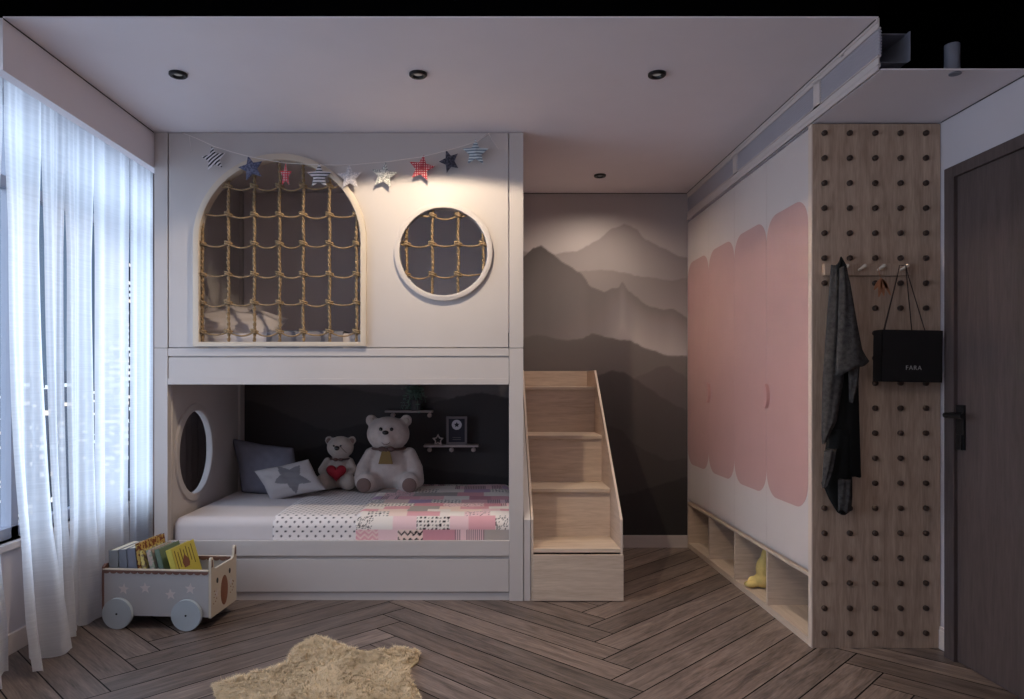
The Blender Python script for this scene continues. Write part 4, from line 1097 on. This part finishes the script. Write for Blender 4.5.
# scalloped trim on both long sides
for y0, y1 in ((-.003, -.0005), (cdep-.0155, cdep-.0125)):
    n = 15; p = [(.006, zt+.006), (.006, zt-.006)]; u0, u1 = .006, clen-.014
    for i in range(n):
        for k in range(7):
            a = PI*k/6; p.append((u0+(u1-u0)*(i+.5-.5*math.cos(a))/n, zt-.006-.011*math.sin(a)))
    p += [(u1, zt+.006)]
    cbuild(MB().prism(p, y0, y1, 'xz'), 'scalloped_trim', M['trim'])
cbuild(MB().box((.006, -.004, zt+.0005), (clen-.013, .013, zt+.0065)).box((.012, cdep-.013, zt+.0005), (clen-.013, cdep+.004, zt+.0065)), 'top_edge', M['beech'])
for u in (.090, .441):
    for y0, y1 in ((-.024, -.004), (cdep+.004, cdep+.024)):
        t_ = MB().cyl((u, y0, .0755), (u, y1, .0755), .0752, n=48); w_ = cbuild(t_, 'wheel', M['wheel'], auto=40)
        cbuild(MB().cyl((u, y0-(.002 if y0 < 0 else -.02), .0755), (u, y0+(.001 if y0 < 0 else .022), .0755), .005, n=12), 'axle_cap', M['blackmetal'], w_)
# books: stand across the cart leaning back towards its left end
M['paper'] = paint('book_pages', srgb(205, 195, 178), .8, .03)
def book(u0, th, hgt, wid, lean, col, col2, label, y0=.03):
    pat = max(col)-min(col) > 25
    mc = patmat('cover_'+str(int(u0*1000)), 'speck', srgb(*col), srgb(*col2), 55) if pat else paint('cover_plain', srgb(*[q*.85 for q in col]), .7, .04)
    mb = MB(); Mx = Matrix.Translation((0, 0, 0))
    mb.box((0, 0, 0), (.0025, wid, hgt), mi=0).box((th-.0025, 0, 0), (th, wid, hgt), mi=0).box((0, 0, 0), (th, .0025, hgt), mi=0).box((.0025, .0025, .003), (th-.0025, wid-.003, hgt-.003), mi=1)
    me = mb.mesh('book'); 
    o = bpy.data.objects.new('book', me); me.materials.append(mc); me.materials.append(M['paper']); C.objects.link(o)
    R = Matrix.Rotation(ang, 4, 'Z') @ Matrix.Translation((u0, y0, zb_+.0125+th*math.sin(abs(lean))*(1 if lean > 0 else 0))) @ Matrix.Rotation(lean, 4, 'Y')
    o.matrix_world = Matrix.Translation(org) @ R
    tag(o, label, 'book', 'books standing in the toy cart')
bk_ = [(.022, .050, .300, .22, -.02, (150, 150, 152), (168, 168, 168), 'thick plain grey book at the left end of the toy cart'),
 (.082, .044, .304, .22, -.06, (136, 140, 152), (160, 162, 170), 'blue-grey book second from the left in the toy cart'),
 (.134, .046, .310, .22, -.09, (140, 142, 158), (176, 176, 186), 'thick pale blue-grey book third from the left in the toy cart'),
 (.190, .018, .335, .25, -.12, (190, 156, 84), (120, 60, 30), 'tall orange and yellow patterned book rising highest in the toy cart'),
 (.232, .020, .305, .20, -.22, (216, 196, 120), (150, 130, 100), 'yellow edged book just right of the tall orange one in the toy cart'),
 (.276, .028, .308, .20, -.24, (190, 170, 160), (150, 158, 140), 'pinkish speckled book in the middle of the toy cart'),
 (.326, .026, .312, .20, -.26, (130, 150, 130), (186, 178, 130), 'muted green covered book in the toy cart')]
for k, b in enumerate(bk_): book(*b, y0=.03+.002*k)
# front face-out yellow book with drawn cover
def yellow_book():
    mb = MB(); th, wid, hgt = .030, .235, .315
    mb.box((0, 0, 0), (.0025, wid, hgt), mi=0).box((th-.0025, 0, 0), (th, wid, hgt), mi=0).box((0, 0, 0), (th, .0025, hgt), mi=0).box((.0025, .0025, .003), (th-.0025, wid-.003, hgt-.003), mi=1)
    for k in range(7):
        y = .02+k*.028; mb.box((th-.0005, y, .20+.01*(k%3)), (th+.0008, y+.007, .300-.012*(k%2)), mi=2)
    mb.prism([(.08, .20), (.13, .20), (.14, .23), (.105, .265), (.07, .23)], th-.0005, th+.001, 'yz', mi=3)
    me = mb.mesh('book'); o = bpy.data.objects.new('book', me)
    for m_ in (paint('yellow_cover', srgb(206, 190, 84), .6, .05), M['paper'], paint('olive_print', srgb(110, 96, 40), .7, .02), M['brown']): me.materials.append(m_)
    C.objects.link(o)
    o.matrix_world = Matrix.Translation(org) @ Matrix.Rotation(ang, 4, 'Z') @ Matrix.Translation((.400, .03, zb_+.013)) @ Matrix.Rotation(-.29, 4, 'Y') @ Matrix.Rotation(0, 4, 'Z')
    tag(o, 'bright yellow picture book with olive stripes, rightmost in the toy cart', 'book', 'books standing in the toy cart')
yellow_book()

# ---------------------------------------------------------------- sheer curtains
def curtain(y0, y1, label, xb=-1.99, amp=.03, folds=1.5, ztop=2.56, flare=0, seed=0, hem=.006, gap=0, gz=(1.85, 2.25)):
    """sheer panel: full width at the heading, its free edges drawn in by gap further down"""
    ny = max(24, int((y1-y0)/.008)); nz = 60; vs = []; fs = []
    for j in range(nz+1):
        q = j/nz; z = hem+(ztop-hem)*q
        g_ = gap*(1-min(1, max(0, (z-gz[0])/(gz[1]-gz[0]))))*(.8+.35*noise.noise(Vector((z*1.3, seed, 0))))*min(1, max(-.4, (z-.30)/.25))
        ya, yb = y0+g_*.5, y1-g_*.5
        for i in range(ny+1):
            s_ = i/ny; ph = 2*PI*folds*s_+seed
            x = xb+amp*(.6+.4*(1-q))*math.sin(2*PI*folds*s_)*(1+.3*math.sin(seed*3+s_*4))+.18*amp*math.sin(2*PI*s_*5)+.006*noise.noise(Vector((s_*7+seed, q*2, 1)))+flare*(1-q)**3*(.6+.4*math.sin(ph*.7))
            y = ya+(yb-ya)*s_+.010*math.cos(ph)*(1-q)*math.sin(PI*s_)
            vs.append((x, y, z+.010*(1+math.sin(ph*1.3))*(1-q)**8))
    for j in range(nz):
        for i in range(ny): a = j*(ny+1)+i; fs.append((a, a+1, a+ny+2, a+ny+1))
    me = bpy.data.meshes.new('sheer_curtain'); me.from_pydata(vs, [], fs); me.update()
    return tag(link_mesh('sheer_curtain', me, M['sheer'], smooth=True), label, 'curtain', 'white sheer curtain panels over the window')
curtain(2.76, 2.962, 'sheer white curtain panel at the very left edge of the view', -1.975, .016, 1, flare=.08, seed=.4, gap=.07)
curtain(2.964, 3.215, 'sheer white curtain panel nearest the viewer, pooling on the floor', -1.972, .018, 1.5, flare=.14, seed=1.2, gap=.045)
curtain(3.217, 3.415, 'narrow sheer curtain panel between the nearest one and the toy cart', -1.975, .016, 1, flare=.10, seed=2.2, gap=.055)
curtain(3.417, 3.69, 'sheer white curtain panel rising behind the left end of the toy cart', -1.99, .018, 1.5, flare=.04, seed=3.0, gap=.06)
curtain(3.692, 4.07, 'sheer white curtain panel behind the toy cart and its books', -1.995, .018, 2, seed=4.0, gap=.03)
curtain(4.075, 4.36, 'sheer white curtain panel closest to the bunk bed post', -1.995, .018, 2, seed=5.0)
o = curtain(4.375, 5.2, 'brown opaque drape seen in folds through the porthole of the lower bunk', -2.0, .045, 7, seed=5.0)
M['drape'] = paint('brown_drape', srgb(120, 104, 100), .9, .05, .1)
o.data.materials.clear(); o.data.materials.append(M['drape']); del o['group']; o.name = 'drape'
t = MB().box((-2.06, CUT+.03, ZC-.022), (-1.93, D2-.03, ZC-.001)).box((-2.02, CUT+.03, 2.56), (-1.97, D2-.03, ZC-.022))
tag(t.build('curtain_track', M['white']), 'white ceiling curtain track hidden behind the pelmet', 'curtain track')
def plain_curtain():
    return curtain(-.8, 2.1, 'sheer curtain over the window beside the viewer', -2.0, .04, 20, ztop=2.4, seed=2)
plain_curtain()['group'] = 'curtain beside the viewer'

# ---------------------------------------------------------------- sheepskin rug
random.seed(3)
edge = [(213, 689), (232, 683), (252, 677), (275, 671), (286, 666), (294, 652), (306, 643), (319, 640), (332, 644), (347, 651), (365, 654), (384, 653), (402, 651), (420, 655), (418, 663), (409, 671), (410, 681), (419, 694)]
poly = [G(*p) for p in edge]+[Vector((-.22, 2.62, 0)), Vector((-.33, 2.45, 0)), Vector((-.5, 2.42, 0)), Vector((-.62, 2.55, 0)), Vector((-.80, 2.50, 0)), Vector((-.92, 2.62, 0)), Vector((-1.0, 2.72, 0))]
P2 = [(p.x, p.y) for p in poly]
def inside(x, y):
    c = False
    for i in range(len(P2)):
        (x1, y1), (x2, y2) = P2[i-1], P2[i]
        if (y1 > y) != (y2 > y) and x < (x2-x1)*(y-y1)/(y2-y1)+x1: c = not c
    return c
def edist(x, y):
    best = 9
    for i in range(len(P2)):
        a, b_ = Vector(P2[i-1]), Vector(P2[i]); p = Vector((x, y)); d_ = b_-a; t_ = max(0, min(1, (p-a).dot(d_)/d_.dot(d_))); best = min(best, (p-a-d_*t_).length)
    return best
RUG = thing('sheepskin_rug', (-.65, 2.9, .0), 'shaggy cream sheepskin rug lying on the floor in front of the bed', 'rug')
M['hide'] = paint('cream_hide', srgb(206, 186, 150), .9, .05)
me = plate([P2], .001, .012, 'xy'); link_mesh('hide', me, M['hide'], RUG)
vs = []; fs = []; cols = []
x0, x1, y0, y1 = min(p[0] for p in P2), max(p[0] for p in P2), min(p[1] for p in P2), max(p[1] for p in P2)
cnt = 0
while cnt < 42000:
    x, y = random.uniform(x0, x1), random.uniform(y0, y1)
    if y < 2.62 and random.random() < .5: continue
    if not inside(x, y): continue
    cnt += 1
    n1, n2 = noise.noise(Vector((x*7, y*7, 0))), noise.noise(Vector((x*7, y*7, 5)))
    n3, n4 = noise.noise(Vector((x*32, y*32, 2))), noise.noise(Vector((x*32, y*32, 9)))
    dr = Vector((n1*1.2+n3*1.1+random.uniform(-.35, .35)-.15, n2*1.2+n4*1.1+random.uniform(-.35, .35)-.25, 0))
    L_ = random.uniform(.028, .050); hz = random.uniform(.5, .95)
    d_ = Vector((dr.x*.8, dr.y*.8, hz)).normalized(); b0 = Vector((x, y, .010)); wd = .0012
    sd = Vector((-dr.y, dr.x, 0)); sd = sd.normalized() if sd.length > 1e-3 else Vector((1, 0, 0))
    L_ *= min(1, edist(x, y)/.06+.45)
    m1 = b0+d_*L_*.55; tp = m1+Vector((d_.x*1.5, d_.y*1.5, d_.z*.1)).normalized()*L_*.55
    k = len(vs); vs += [b0-sd*wd, b0+sd*wd, m1+sd*wd*.9, m1-sd*wd*.9, tp]
    fs += [(k, k+1, k+2, k+3), (k+3, k+2, k+4)]
    t_ = random.uniform(.85, 1.08)+n1*.12; c_ = srgb(226, 204, 172); yl = random.random() < .25
    cc = (c_[0]*t_, c_[1]*t_*(.97 if yl else 1), c_[2]*t_*(.88 if yl else 1)); cols += [cc]*5
me = bpy.data.meshes.new('fur'); me.from_pydata(vs, [], fs); me.update(); setcol(me, cols)
M['fur'] = attrmat('cream_fur', .8, .15)
o = link_mesh('fur', me, M['fur'], RUG); o['kind'] = 'stuff'

# ---------------------------------------------------------------- city outside the window
def citymat(name, dens, warm):
    m, nt, b = newmat(name); L = nt.links.new; b.inputs['Base Color'].default_value = (.05, .06, .09, 1); b.inputs['Roughness'].default_value = .7
    tc = nt.nodes.new('ShaderNodeTexCoord'); mp = nt.nodes.new('ShaderNodeMapping'); mp.inputs['Scale'].default_value = (.34, .34, .30); L(tc.outputs['Object'], mp.inputs[0])
    vo = nt.nodes.new('ShaderNodeVectorMath'); vo.operation = 'FLOOR'; L(mp.outputs[0], vo.inputs[0])
    fr = nt.nodes.new('ShaderNodeVectorMath'); fr.operation = 'FRACTION'; L(mp.outputs[0], fr.inputs[0])
    wn = nt.nodes.new('ShaderNodeTexWhiteNoise'); L(vo.outputs[0], wn.inputs[0])
    g = nt.nodes.new('ShaderNodeMath'); g.operation = 'GREATER_THAN'; g.inputs[1].default_value = 1-dens; L(wn.outputs['Value'], g.inputs[0])
    sp = nt.nodes.new('ShaderNodeSeparateXYZ'); L(fr.outputs[0], sp.inputs[0])
    g2 = nt.nodes.new('ShaderNodeMath'); g2.operation = 'GREATER_THAN'; g2.inputs[1].default_value = .45; L(sp.outputs['Z'], g2.inputs[0])
    mu = nt.nodes.new('ShaderNodeMath'); mu.operation = 'MULTIPLY'; L(g.outputs[0], mu.inputs[0]); L(g2.outputs[0], mu.inputs[1])
    m3 = nt.nodes.new('ShaderNodeMath'); m3.operation = 'MULTIPLY'; m3.inputs[1].default_value = 1.6; L(mu.outputs[0], m3.inputs[0])
    r = nt.nodes.new('ShaderNodeMix'); r.data_type = 'RGBA'; L(wn.outputs['Color'], r.inputs[0]); r.inputs[6].default_value = warm; r.inputs[7].default_value = (.8, .9, 1, 1)
    b.inputs['Emission Color'].default_value = warm; L(r.outputs[2], b.inputs['Emission Color']); L(m3.outputs[0], b.inputs['Emission Strength'])
    return m
cm = citymat('lit_windows_sparse', .16, (1, .75, .5, 1)); cm2 = citymat('lit_windows_dense', .4, (1, .7, .45, 1))
struct('ground', MB().box((-1500, 5, -92), (-20, 2600, -90)), paint('night_ground', srgb(40, 56, 82), .8, .3, scale=.02))
def tower(px, wpx, top, D, label, mat, group=None):
    x = X(px, D); w_ = wpx*D/F; z1 = Z(top, D)
    mb = MB().box((x-w_/2, D-w_/2, -90), (x+w_/2, D+w_/2, z1)).box((x-w_/4, D-w_/4, z1), (x+w_/4, D+w_/4, z1+w_*.3))
    tag(mb.build('tower_block', mat), label, 'building', group)
tower(116, 26, 262, 400, 'tall city tower with many warm lit windows, seen through the curtain beside the bed', cm2)
random.seed(21)
for i in range(16):
    px = -6+i*10.5; tower(px, random.uniform(7, 13), random.uniform(372, 440), random.uniform(260, 620), 'dark low city block with scattered lit windows outside the window', cm, 'city blocks outside the window')
